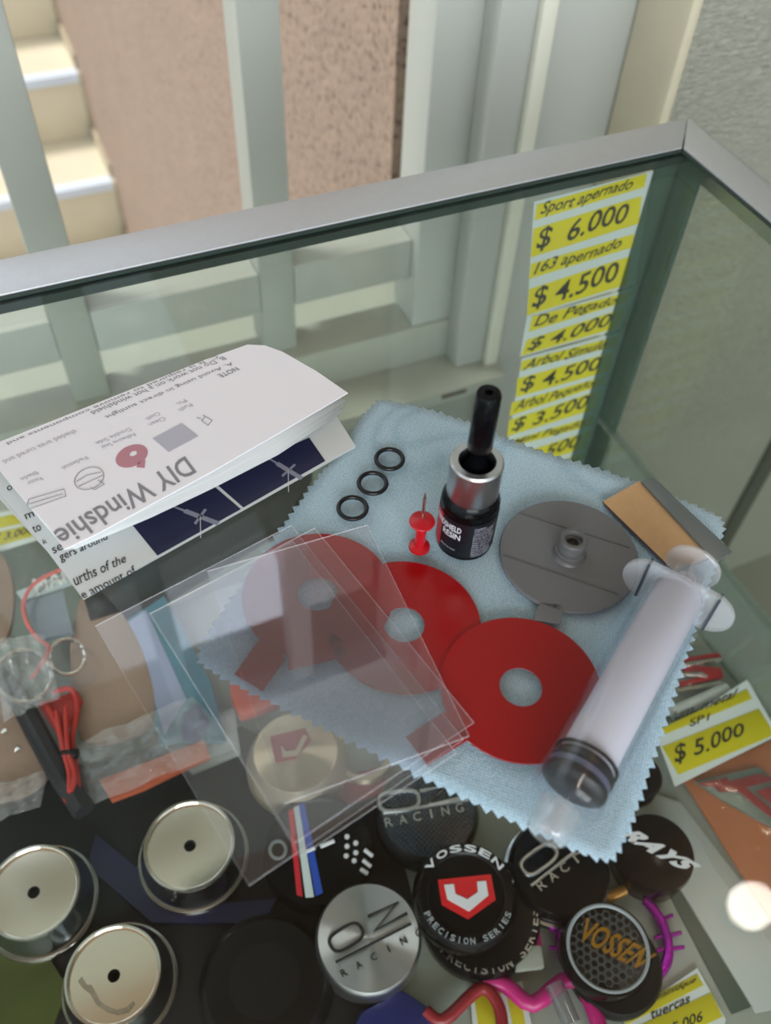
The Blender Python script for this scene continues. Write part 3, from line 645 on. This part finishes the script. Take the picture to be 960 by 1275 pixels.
# striped cap
zt = SHELF+.018; c = at(396, 1056, zt); g = empty('wheel_cap', (*c, SHELF), 'black cap with red, white and blue stripes and white dots', 'wheel cap', CG)
mk('body', lathe(ring_profile(.0305, .018, .88, .0006), (*c, SHELF)), black_gloss, g, True)
for col, a, b_, nm in (('#b3202c', [(338, 985), (352, 985)], [(366, 1122), (376, 1120)], 'red_stripe'), ('#b9c6c8', [(353, 985), (364, 985)], [(380, 1120), (391, 1117)], 'white_stripe'), ('#2148a8', [(366, 990), (377, 994)], [(393, 1116), (402, 1112)], 'blue_stripe')):
    s_ = (.30, .12, .30)[('red_stripe', 'white_stripe', 'blue_stripe').index(nm)]
    q = [a[0], a[1], b_[1], b_[0]]
    pts = [Vector(p) for p in pz(q, zt)]
    ctr = Vector((*c, zt))
    # trim to the cap face
    def clampc(p):
        d = p-ctr; r_ = .0262
        return ctr+d*(r_/d.length) if d.length > r_ else p
    mk(nm, prism([clampc(p) for p in pts], (0, 0, 1), .0005), mat(nm, col, .35), g)
dots = [(432, 1042, 5), (432, 1054, 5), (443, 1050, 5), (443, 1062, 5), (431, 1066, 5), (441, 1072, 5)]
mk('white_dots', join(*[prism([onz(x+3.2*math.cos(t), y+3.2*math.sin(t), zt) for t in [k*math.pi/4 for k in range(8)]], (0, 0, 1), .0006) for x, y, _ in dots]), white_ink, g)
mk('white_dashes', join(*[tube([onz(*a, zt+.0003), onz(*b_, zt+.0003)], .0011, 6) for a, b_ in (((454, 1058), (464, 1066)), ((452, 1071), (462, 1079)), ((449, 1082), (458, 1088)), ((399, 1054), (416, 1047)), ((382, 1060), (392, 1056)))]), white_ink, g)
mk('white_letter', tube([onz(346+10*math.cos(t), 1058+11*math.sin(t), zt+.0003) for t in [k*math.pi/8 for k in range(16)]], .0009, 6, True), mat('faint_ink', '#6a7474', .5), g)

def oz_text(g, z, Opos, Zpos, barpx, racing, m_, thick=.0009, w_=.0014):
    cx_, cy_, rx, ry, rot = Opos
    def E(t):
        x = (abs(math.cos(t))**.55)*math.copysign(rx, math.cos(t)); y = (abs(math.sin(t))**.75)*math.copysign(ry, math.sin(t))
        return onz(cx_+x*math.cos(rot)-y*math.sin(rot), cy_+x*math.sin(rot)+y*math.cos(rot), z+w_*.3)
    mk('letter_o', tube([E(2*math.pi*i/32) for i in range(32)], w_*.5, 6, True), m_, g, True)
    mk('letter_z', tube([onz(x, y, z+w_*.3) for x, y in Zpos], w_*.5, 6), m_, g)
    mk('bar', tube([onz(x, y, z+w_*.3) for x, y in barpx], w_*.38, 6), m_, g)
    (x0, y0), (x1, y1), h = racing
    for i, ch in enumerate('RACING'):
        t = i/5; x = x0+(x1-x0)*t; y = y0+(y1-y0)*t; L_ = math.hypot(x1-x0, y1-y0); ux, uy = (x1-x0)/L_, (y1-y0)/L_; nx, ny = uy, -ux; hw = h*(.42 if ch != 'I' else .09)
        q = [(x-ux*hw+nx*h/2, y-uy*hw+ny*h/2), (x+ux*hw+nx*h/2, y+uy*hw+ny*h/2), (x+ux*hw-nx*h/2, y+uy*hw-ny*h/2), (x-ux*hw-nx*h/2, y-uy*hw-ny*h/2)]
        mk('raised_letter', quad_text(ch, pz(q, z), 0, thick*.6), m_, g)
# carbon cap with raised lettering
zt = SHELF+.020; c = at(533, 1008, zt); g = empty('wheel_cap', (*c, SHELF), 'carbon weave cap with raised silver lettering, partly under the cloth tip', 'wheel cap', CG)
mk('body', lathe([(0, 0), (.027, 0), (.0290, .002), (.0290, .014), (.0270, .0185), (.0260, .0198)], (*c, SHELF)), mat('dark_rim', '#303437', .15, .6), g, True)
mk('face', lathe([(.0262, .0196), (.015, .0206), (0, .0210)], (*c, SHELF)), carbon, g, True)
oz_text(g, zt+.0009, (497, 997, 25, 12, -.12), [(523, 985), (556, 979), (532, 1003), (577, 993)], [(477, 1012), (583, 996)], ((484, 1024), (572, 1006), 11), satin, w_=.0024)
# silver brushed cap
zt = SHELF+.024; c = at(459, 1166, zt); g = empty('wheel_cap', (*c, SHELF), 'brushed silver cap with dark engraved lettering, bottom centre', 'wheel cap', CG)
mk('body', lathe([(0, 0), (.0250, 0), (.0270, .003), (.0272, .018), (.0264, .0225), (.0255, .0238)], (*c, SHELF)), satin, g, True)
mk('face', lathe([(.0256, .0237), (.0254, .0240), (.004, .0240), (0, .0240)], (*c, SHELF), seg=96), radial, g, True)
eng = mat('engraved', '#15181b', .4)
oz_text(g, zt+.0001, (431, 1167, 22, 12, -.55), [(458, 1141), (495, 1123), (466, 1159), (507, 1137)], [(418, 1198), (512, 1150)], ((428, 1211), (521, 1162), 9), eng, w_=.0017)
# black cap with the red shield, stacked on a second one
z1 = SHELF+.012; zt = SHELF+.034
c2 = at(600, 1135, z1+.004); g2 = empty('wheel_cap', (*c2, SHELF), 'lower black cap of the stack, mostly hidden by the red shield cap', 'wheel cap', CG)
mk('body', lathe([(0, 0), (.030, 0), (.0315, .002), (.0315, .011), (.029, .0155), (.020, .0160), (0, .0160)], (*c2, SHELF)), black_gloss, g2, True)
mk('raised_ring_text', arc_text('PRECISION SERIES ', c2, .0275, math.radians(200), math.radians(345), .0042, SHELF+.0150, .0006, True), satin, g2)
cz = SHELF+.0162; hh = .016; zt = cz+hh
c = at(581, 1112, zt); g = empty('wheel_cap', (*c, cz), 'black cap with a red and white shield and ring lettering', 'wheel cap', CG)
mk('body', lathe([(0, 0), (.024, 0), (.0270, .003), (.0275, .009), (.0262, .0135), (.0240, .0158), (.0205, .0160), (.0195, .0152), (.0190, .0140), (0, .0140)], (*c, cz)), black_gloss, g, True)
zf = cz+.0140
sh = pz([(545, 1096), (611, 1089), (617, 1121), (583, 1145), (550, 1127)], zf); mk('red_shield', prism(sh, (0, 0, 1), .0008), mat('shield_red', '#c01a20', .25, coat=.5), g)
sw = pz([(553, 1102), (565, 1101), (567, 1113), (582, 1120), (595, 1111), (594, 1098), (605, 1097), (608, 1115), (584, 1135), (557, 1120)], zf+.0008); mk('white_mark', prism(sw, (0, 0, 1), .0004), white_ink, g)
fwd = math.atan2(FW.y, FW.x)
mk('ring_lettering', arc_text('VOSSEN', c, .0227, fwd+.95, fwd-.80, .0036, cz+.0158, .0007), white_ink, g)
mk('ring_lettering', arc_text('PRECISION SERIES', c, .0228, fwd+math.pi-.95-.1, fwd+math.pi+1.25-.1, .0030, cz+.0158, .0006, True, .75), mat('grey_metal_ink', '#8b9298', .4), g)
# black cap with raised lettering under the syringe tip
zt = SHELF+.020; c = at(698, 1078, zt); g = empty('wheel_cap', (*c, SHELF), 'glossy black cap with raised silver lettering below the syringe tip', 'wheel cap', CG)
mk('body', lathe([(0, 0), (.0270, 0), (.0285, .002), (.0288, .006), (.0262, .009), (.0275, .013), (.0270, .0170), (.0250, .0200), (0, .0200)], (*c, SHELF)), black_gloss, g, True)
mk('chrome_ring', lathe([(.0272, .0072), (.0287, .0066), (.0287, .0078), (.0272, .0084)], (*c, SHELF), closed=True), MATS['dark_chrome'], g, True)
oz_text(g, zt, (671, 1070, 24, 12, -.62), [(700, 1052), (730, 1036), (712, 1066), (742, 1050)], [(661, 1103), (716, 1060)], ((674, 1102), (745, 1048), 12), satin, w_=.0024)
# black cap with white script
zt = SHELF+.022; c = at(817, 1060, zt); g = empty('wheel_cap', (*c, SHELF), 'flat black cap with white slanted script, right of the cloth tip', 'wheel cap', CG)
mk('body', lathe([(0, 0), (.0200, 0), (.0212, .002), (.0214, .018), (.0206, .0216), (.0200, .0220), (0, .0222)], (*c, SHELF), seg=80), black_gloss, g, True)
mk('script', quad_text('RAYS', pz([(786, 1030), (866, 1074), (857, 1088), (776, 1044)], zt+.0002), .0001, .0003, off=.045, shear=.25), white_ink, g)
# honeycomb stack with gold lettering
z1 = SHELF+.012; c2 = at(768, 1201, z1); g2 = empty('wheel_cap', (*c2, SHELF), 'lower black cap with mesh, under the gold lettered one', 'wheel cap', CG)
mk('body', lathe([(0, 0), (.0225, 0), (.0242, .002), (.0242, .009), (.0225, .0115), (0, .0118)], (*c2, SHELF)), black_mat, g2, True)
cz = SHELF+.0120; zt = cz+.014; c = at(757, 1180, zt)
g = empty('wheel_cap', (*c, cz), 'black mesh cap with gold lettering, by the purple ring', 'wheel cap', CG)
mk('body', lathe([(0, 0), (.0205, 0), (.0228, .002), (.0232, .009), (.0222, .0135), (.0208, .0142), (.0196, .0140), (.0190, .0125), (0, .0125)], (*c, cz)), black_gloss, g, True)
hx = []; s_ = .0040
for j in range(-8, 9):
    for i in range(-8, 9):
        hxp = Vector((c[0]+(i+(j % 2)/2)*s_, c[1]+j*s_*.866, cz+.0126))
        if (hxp-Vector((*c, cz+.0126))).length < .0178:
            hx.append(ringprism([hxp+Vector((math.cos(math.pi/6+k*math.pi/3), math.sin(math.pi/6+k*math.pi/3), 0))*s_*.57 for k in range(6)], [hxp+Vector((math.cos(math.pi/6+k*math.pi/3), math.sin(math.pi/6+k*math.pi/3), 0))*s_*.40 for k in range(6)], (0, 0, 1), .0007))
hc = mk('honeycomb', join(*hx), mat('mesh_grey', '#2b3336', .25), g); hc['kind'] = 'stuff'
mk('silver_ring', lathe([(.0192, .0140), (.0200, .0146), (.0210, .0144), (.0206, .0138)], (*c, cz), closed=True), MATS['grey_metal_ink'], g, True)
gold = mat('gold_paint', '#8a6412', .35, .5)
gq = pz([(726, 1140), (814, 1186), (795, 1208), (722, 1172)], cz+.0135)
mk('gold_lettering', quad_text('VOSSEN', gq, 0, .0006, off=.02, shear=.1), gold, g)
# champagne cap below the films
zt = SHELF+.028; c = at(368, 935, zt); g = empty('wheel_cap', (*c, SHELF), 'champagne coloured cap with dull red shield, under the clear films', 'wheel cap', CG)
champ = mat('champagne_metal', '#c9bba0', .38, .7)
mk('body', lathe([(0, 0), (.0275, 0), (.0295, .003), (.0290, .012), (.0262, .016), (.0250, .0240), (.0235, .0275)], (*c, SHELF)), champ, g, True)
ch2 = brushed_radial(); ch2.node_tree.nodes['Principled BSDF'].inputs['Base Color'].default_value = lin('#d3c3a5')
mk('face', lathe([(.0236, .0274), (.0210, .0280), (0, .0282)], (*c, SHELF), seg=96), ch2, g, True)
mk('dull_red_shield', join(prism(pz([(336, 918), (380, 907), (388, 922), (368, 945), (343, 950)], zt), (0, 0, 1), .0009)), mat('dull_red', '#8e4448', .4), g)
mk('pale_mark', prism(pz([(350, 928), (356, 936), (368, 934), (378, 915), (383, 917), (371, 941), (352, 943)], zt+.0011), (0, 0, 1), .0004), champ, g)
# small black cap behind the tag
c = at(797, 962, -.25); g = mk('wheel_cap', lathe([(0, 0), (.0130, 0), (.0138, .002), (.0138, .016), (.0125, .0185), (0, .019)], (*c, SHELF)), black_mat, smooth=True, label='small black cap just showing behind the cloth, left of the yellow tag', cat='wheel cap', group=CG)
# second champagne rim edge between the champagne and carbon caps
c = at(452, 935, -.262); mk('spacer_ring', lathe([(.013, 0), (.019, 0), (.0192, .004), (.0175, .006), (.0145, .006), (.013, .004)], (*c, SHELF), closed=True), champ, smooth=True, label='pale metal ring lying by the edge of the cloth, right of the champagne cap', cat='metal ring')

# price tags on the shelf
def ptag(outer, rows, z, lab, tilt=0):
    P = pz(outer, z); g = empty('price_tag', tuple(P[3]), lab, 'price tag', 'price tags on the shelf')
    mk('paper', prism(P, (0, 0, 1), .0006), mat('bright_tag_paper', '#c2cbc9', .5), g)
    for q, txts in rows:
        mk('yellow_box', prism(pz(q, z+.0006), (0, 0, 1), .0002), yellow, g, bevel=.00005)
        for s, tq_ in txts: mk('handwriting', quad_text(s, pz(tq_, z+.0008), .0001, off=.014, shear=.1, jitter=.05), pen_ink, g)
def o8(l): return [(780+x/5.333, 780+y/5.333) for x, y in l]
ptag(o8([(200, 740), (800, 355), (1010, 720), (320, 1065)]), [
    (o8([(222, 680), (800, 415), (835, 480), (235, 725)]), [('alum. metal', o8([(250, 590), (722, 420), (730, 470), (262, 640)])), ('SP1', o8([(415, 615), (548, 575), (550, 620), (425, 665)]))]),
    (o8([(235, 800), (880, 545), (985, 720), (345, 985)]), [('$ 5.000', o8([(300, 800), (760, 640), (800, 730), (345, 925)]))])], SHELF+.012, 'white and yellow price tag reading 5.000, right of the cloth')
def o2(l): return [(620+x/2.824, 940+y/2.824) for x, y in l]
ptag(o2([(440, 925), (700, 750), (800, 930), (780, 1030), (470, 1060)]), [
    (o2([(440, 905), (700, 770), (722, 810), (450, 950)]), [('pernos minidque', o2([(450, 890), (690, 780), (700, 800), (455, 925)]))]),
    (o2([(500, 950), (750, 835), (790, 920), (540, 1040)]), [('tuercas', o2([(530, 905), (670, 845), (680, 870), (545, 930)])), ('$ 5.006', o2([(560, 960), (715, 900), (725, 940), (590, 1000)]))])], SHELF+.001, 'yellow price tag at the bottom edge below the purple ring')
ptag([(585, 1232), (650, 1222), (665, 1290), (590, 1300)], [([(590, 1240), (622, 1228), (630, 1290), (598, 1295)], []), ([(628, 1228), (645, 1226), (655, 1280), (640, 1285)], [])], SHELF+.001, 'yellow price tag under the red bent rod at the bottom edge')
ptag([(-10, 640), (44, 632), (62, 668), (-10, 690)], [([(-10, 646), (38, 636), (44, 648), (-10, 660)], []), ([(-10, 664), (46, 652), (54, 664), (-10, 682)], [('$ 3.000', [(-8, 666), (40, 655), (44, 664), (-8, 677)])])], SHELF+.02, 'yellow price tag at the left edge behind the leaflet')

# chrome and red emblem behind the syringe
eb = empty('car_emblem', tuple(onz(868, 840, SHELF)), 'chrome edged red letter emblem between the syringe and yellow tag', 'emblem', 'red and chrome emblems')
z = SHELF+.005; red_en = mat('emblem_red', '#8e1a22', .25, coat=.6)
mk('red_face', join(prism(pz([(846, 822), (892, 815), (897, 821), (850, 828)], z), (0, 0, 1), .003), prism(pz([(848, 830), (896, 834), (899, 846), (848, 858), (842, 852), (880, 843), (850, 840)], z), (0, 0, 1), .003)), red_en, eb, bevel=.0004)
mk('chrome_edge', join(tube(pz([(852, 828), (897, 821)], z+.003), .0014, 8), tube(pz([(846, 840), (872, 839), (880, 843)], z+.003), .0013, 8), tube(pz([(842, 860), (898, 850)], z+.003), .0014, 8), tube(pz([(862, 803), (868, 792)], z+.003), .0010, 8)), chrome, eb, True)
mk('white_roll', tube(pz([(836, 888), (905, 858)], SHELF+.006), .0042, 14), mat('roll_white', '#b9c0bd', .3), smooth=True, label='small rolled white plastic strip above the yellow tag', cat='plastic roll')
# orange backed pouch with emblem
zb = SHELF+.002
pc = empty('emblem_pack', tuple(onz(930, 1010, zb)), 'orange backed pack holding a grey outlined red emblem, right edge', 'pack')
org = mat('orange_card', '#b3683a', .5, noise=.12, nscale=25)
mk('orange_card', prism(pz([(851, 974), (975, 915), (1040, 1230), (965, 1155), (905, 1062)], zb), (0, 0, 1), .0015), org, pc)
def o6(l, s=8.727): return [(850+x/s, 940+y/s) for x, y in l]
mk('grey_edge', join(prism(pz(o6([(120, 300), (820, 140), (900, 220), (960, 250), (960, 800), (520, 560), (420, 500), (260, 400)]), zb+.0016), (0, 0, 1), .002)), mat('emblem_grey', '#7d8d86', .25, .4), pc, bevel=.0005)
mk('red_face', join(prism(pz(o6([(170, 310), (480, 250), (500, 290), (840, 205), (900, 240), (960, 250), (960, 285), (680, 360), (960, 590), (960, 690), (600, 400), (400, 405), (350, 350), (230, 340)]), zb+.0036), (0, 0, 1), .0012), prism(pz(o6([(790, 400), (960, 345), (960, 540)]), zb+.0036), (0, 0, 1), .0012)), red_en, pc, bevel=.0003)
mk('clear_wrap', prism(pz([(830, 968), (985, 890), (1050, 1260), (958, 1172), (888, 1080)], zb+.0055), (0, 0, 1), .0003), clear('pack_wrap', (.97, .97, .97), .7, .02, (.8, .8, .8), .05, wave=60), pc)
# white divider and slot on the shelf
mk('white_divider', prism(pz([(800, 985), (846, 1000), (968, 1160), (1000, 1250), (940, 1262), (846, 1108), (790, 1020)], SHELF), (0, 0, 1), .002), mat('divider_white', '#a3aaa6', .2), label='pale plastic divider lying along the right of the shelf', cat='divider', bevel=.0003)
mk('dark_strip', prism(pz([(835, 1118), (846, 1110), (935, 1254), (911, 1263)], SHELF), (0, 0, 1), .0012), mat('strip_green', '#3c4d45', .3), label='dark green glass strip beside the pale divider', cat='glass strip')
# purple spiked ring
pr = empty('purple_ring', tuple(onz(780, 1150, SHELF)), 'purple metallic spiked ring round the mesh cap', 'ring')
pm = mat('purple_anodised', '#b01ab0', .22, .8)
ringpx = smoothline([(805, 1122), (822, 1142), (831, 1165), (832, 1188), (824, 1210), (806, 1228)], 5)if False else [(803, 1120), (812, 1130), (822, 1145), (829, 1163), (832, 1182), (829, 1200), (818, 1215), (803, 1228), (770, 1240), (730, 1230), (705, 1200), (698, 1170), (703, 1148), (715, 1130)]
mk('band', tube(smoothline(pz(ringpx, SHELF+.004), 4), .0029, 10), pm, pr, True)
mk('spikes', join(*[tube(pz([a, b_], SHELF+.004), [.0013, .001], 8) for a, b_ in (((820, 1147), (838, 1139)), ((829, 1166), (848, 1161)), ((831, 1182), (852, 1179)), ((829, 1163), (815, 1168)), ((831, 1180), (817, 1184)), ((702, 1160), (684, 1158)), ((700, 1180), (684, 1180)))]), pm, pr, True)
# magenta bent plastic, red rod, blue rod
mk('magenta_hook', tube(smoothline(pz([(655, 1130), (665, 1180), (600, 1222), (615, 1222), (632, 1228), (663, 1250), (700, 1222), (722, 1224), (740, 1260), (750, 1290)][2:], SHELF+.006), 3), .0042, 10), mat('magenta_plastic', '#a81468', .35), smooth=True, label='magenta zigzag plastic hook at the bottom of the case', cat='hook')
mk('magenta_strip', prism(pz([(653, 1118), (668, 1135), (674, 1182), (650, 1182)], SHELF+.003), (0, 0, 1), .004), MATS['magenta_plastic'], label='short magenta strip right of the red shield cap', cat='strip', bevel=.0008)
mk('red_rod', tube(smoothline(pz([(530, 1258), (552, 1270), (590, 1236), (606, 1232), (622, 1255), (626, 1290)], SHELF+.008), 4), .0032, 10), mat('dark_red_plastic', '#7e1620', .35), smooth=True, label='dark red bent rod over the bottom price tag', cat='rod')
mk('clear_clip', prism(pz([(640, 1182), (672, 1180), (676, 1208), (640, 1212)], SHELF+.008), (0, 0, 1), .006), mat('clip_grey', '#8c9088', .3), label='grey translucent clip on the magenta strip', cat='clip', bevel=.0012)
mk('purple_tube', tube(pz([(690, 1225), (712, 1275)], SHELF+.012), .0048, 14), clear('tube_clear', (.6, .6, .62), 1.5, .2, (.4, .4, .42)), smooth=True, label='smoky clear tube at the bottom by the mesh cap', cat='tube')
mk('blue_pouch', prism(pz([(450, 1262), (500, 1235), (540, 1262), (560, 1300), (430, 1300)], SHELF+.001), (0, 0, 1), .008), mat('deep_blue', '#101c5c', .4), label='deep blue pouch below the brushed silver cap', cat='pouch', bevel=.003)
mk('gold_clip', tube(pz([(742, 1112), (758, 1118), (778, 1108)], SHELF+.004), .003, 10), mat('gold_clip', '#b98a4a', .3, .6), smooth=True, label='small gold bent clip between the two black caps on the right', cat='clip')
# dark cloths and packs under the left caps
def sheet_px(name, px, z, t, m_, label, cat, **k): return mk(name, prism(pz(px, z), (0, 0, 1), t), m_, label=label, cat=cat, **k)
sheet_px('folded_fabric', [(-40, 985), (300, 905), (480, 990), (520, 1140), (460, 1300), (-40, 1330)], SHELF-.0001, .0003, mat('dark_fabric', '#0b0d10', .8, noise=.5, nscale=40), 'black fabric lining under the chrome caps', 'fabric')
sheet_px('blue_packet', [(120, 1040), (230, 1130), (345, 1120), (330, 1150), (190, 1150), (110, 1080)], SHELF+.0004, .002, mat('navy_packet', '#10143e', .35), 'navy packet between the three chrome caps', 'packet')
sheet_px('green_packet', [(-20, 1185), (60, 1190), (85, 1230), (60, 1300), (-30, 1300)], SHELF+.0004, .002, mat('green_packet', '#3c4714', .5, noise=.5, nscale=40), 'dark green and olive packet in the bottom left corner', 'packet')
# left: keyring pouches, cords, packs
brown = mat('brown_leather', '#8a7565', .55, noise=.06, nscale=50, bump=.2, bscale=500)
def pouch(px, z, t, lab, studs=()):
    P = smoothline(pz(px, z), 5, True); g = empty('leather_pouch', tuple(sum(P, Vector())/len(P)), lab, 'pouch', 'brown leather pouches in the case')
    mk('body', prism(P, (0, 0, 1), t), brown, g, bevel=.002)
    for s in studs: q = onz(*s, z+t); mk('stud', lathe([(0, 0), (.0016, 0), (.0014, .001), (0, .0013)], (q.x, q.y, z+t), seg=16), chrome, g, True)
    return g
pouch([(90, 800), (112, 735), (150, 762), (185, 830), (190, 905), (110, 930), (95, 870)], SHELF+.010, .006, 'large brown leather pouch below the leaflet corner')
pouch([(-30, 820), (14, 850), (50, 915), (64, 955), (52, 982), (10, 1000), (-40, 990)], SHELF+.010, .006, 'brown leather pouch with two bright studs, left edge', [(6, 911), (22, 934)])
pouch([(-40, 690), (0, 690), (20, 735), (10, 800), (-40, 815)], SHELF+.020, .005, 'dark brown leather pouch cut off by the left edge, above the split rings')
def cyl(name, px, z, r, m_, label, cat, closed=False, k=6, **kw): return mk(name, tube(smoothline(pz(px, z), k, closed), r, 8, closed), m_, smooth=True, label=label, cat=cat, **kw)
cordm = mat('red_cord', '#a82c26', .5)
rc = empty('knotted_cord', tuple(onz(88, 940, SHELF+.02)), 'red cord tied in a hanging loop with a black band', 'cord')
mk('loop', tube(smoothline(pz([(60, 880), (72, 905), (82, 950), (79, 980), (86, 998), (97, 985), (94, 955), (90, 920), (96, 880), (88, 858), (66, 862)], SHELF+.024), 6), .0017, 8), cordm, rc, True)
mk('loop', tube(smoothline(pz([(70, 885), (78, 930), (86, 960), (87, 985), (93, 965), (84, 930), (82, 880)], SHELF+.028), 6), .0015, 8), cordm, rc, True)
mk('black_band', tube(pz([(77, 939), (97, 938)], SHELF+.027), .0028, 10), black_mat, rc, True)
mk('triangle_tag', prism(pz([(46, 878), (98, 862), (104, 875), (78, 925), (64, 905)], SHELF+.018), (0, 0, 1), .003), cordm, rc, bevel=.0008)
cyl('red_string', [(78, 708), (45, 725), (30, 748), (32, 772), (45, 793), (60, 806), (50, 830), (38, 845)], SHELF+.028, .0012, mat('pink_red_cord', '#d0605c', .5), 'thin red string looping out from under the leaflet', 'string')
cyl('black_strap', [(-10, 830), (20, 865), (50, 920), (75, 965), (105, 1010)], SHELF+.022, .0062, mat('strap_black', '#16181c', .6), 'black strap running diagonally beside the red cord', 'strap')
rg = mk('split_ring', tube([onz(84+22*math.cos(t), 818+22*math.sin(t), SHELF+.026) for t in [k*math.pi/16 for k in range(32)]], .0011, 8, True), chrome, smooth=True, label='silver split ring nearest the large brown pouch', cat='key ring', group='split rings')
mk('split_ring', tube([onz(30+34*math.cos(t), 842+32*math.sin(t), SHELF+.027) for t in [k*math.pi/16 for k in range(32)]], .0013, 8, True), chrome, smooth=True, label='large silver split ring at the left above the black strap', cat='key ring', group='split rings')
bagm = clear('bag_plastic', (.90, .92, .93), 2.2, .16, (.72, .74, .76), .12, wave=90)
def bumpy(px4, z, amp, label, name='plastic_bag', n=14, m_=None, cat='plastic bag'):
    a, b_, c_, d_ = pz(px4, z); V = []; F = []
    for j in range(n+1):
        for i in range(n+1):
            u_, v_ = i/n, j/n; p = a.lerp(b_, u_).lerp(d_.lerp(c_, u_), v_); V.append(p+Vector((0, 0, amp*(math.sin(u_*17+v_*9)*math.sin(v_*13-u_*5)*.5+.5)*math.sin(math.pi*min(1, max(0, u_)))**.3)))
    for j in range(n):
        for i in range(n): k = j*(n+1)+i; F.append((k, k+1, k+n+2, k+n+1))
    o = mk(name, (V, F), m_ or bagm, smooth=True, label=label, cat=cat, auto=180); return o
bumpy([(90, 930), (240, 868), (300, 930), (100, 1010)], SHELF+.018, .005, 'crinkled clear plastic bag with red edge below the brown pouch')
bumpy([(-20, 985), (60, 960), (50, 1005), (-20, 1030)], SHELF+.018, .004, 'crinkled clear bag under the studded brown pouch')
bumpy([(-10, 800), (55, 790), (75, 870), (5, 900)], SHELF+.030, .004, 'crumpled clear bag corner over the split rings')
sheet_px('header_card', [(20, 738), (108, 705), (112, 722), (28, 748)], SHELF+.022, .001, mat('header_blue', '#a9b4ba', .5), 'pale header card with white letters under the red string', 'card')
mk('header_letters', quad_text('MARI', pz([(40, 722), (92, 702), (97, 720), (46, 742)], SHELF+.0232), .0001, .0003, off=.02), mat('letter_white', '#ced4d2', .5), label='bold white letters on the pale header card', cat='lettering')
sheet_px('grey_packet', [(30, 752), (80, 738), (92, 790), (50, 800)], SHELF+.018, .003, mat('packet_grey', '#76808a', .5), 'grey packet between the red string and brown pouch', 'packet')
bl = empty('teal_packet', tuple(onz(220, 850, SHELF+.01)), 'glossy teal and blue printed packet under the clear films', 'packet')
mk('front', prism(pz([(160, 775), (205, 745), (262, 850), (282, 925), (200, 930), (180, 850)], SHELF+.012), (0, 0, 1), .003), mat('teal_print', '#356f82', .25, noise=.4, nscale=60), bl)
mk('pale_band', prism(pz([(160, 775), (182, 760), (232, 870), (205, 915), (185, 850)], SHELF+.0152), (0, 0, 1), .0004), mat('pale_blue_print', '#8590ac', .25), bl)
mk('navy_patch', prism(pz([(228, 890), (246, 876), (262, 900), (250, 925), (226, 922)], SHELF+.0152), (0, 0, 1), .0004), mat('navy_patch', '#1a2c6a', .3), bl)
sheet_px('orange_packet', [(125, 975), (255, 925), (262, 945), (180, 985), (140, 1000)], SHELF+.012, .004, mat('orange_packet', '#b35a3c', .4, noise=.3, nscale=60), 'orange and red packet edge below the teal packet', 'packet')
sheet_px('orange_piece', [(286, 850), (325, 862), (350, 885), (300, 900), (290, 880)], SHELF+.010, .010, mat('orange_lid', '#b8503a', .5), 'orange piece showing between cloth edge and champagne cap', 'lid', bevel=.002)
sheet_px('white_packet', [(200, 925), (292, 885), (300, 940), (240, 965)], SHELF+.006, .004, mat('packet_white', '#9aa19e', .4, noise=.25, nscale=80), 'whitish packet left of the champagne cap', 'packet')
sheet_px('red_packet', [(405, 975), (470, 958), (490, 985), (430, 1005)], SHELF+.001, .003, mat('packet_red', '#8e2430', .4), 'dark red packet edge left of the carbon cap', 'packet')
sheet_px('black_wallet', [(100, 740), (300, 610), (390, 600), (360, 660), (180, 770), (115, 790)], SHELF+.004, .012, mat('wallet_black', '#1c1e1c', .35, noise=.4, nscale=30), 'black wallet shape under the front edge of the leaflet', 'wallet', bevel=.002)
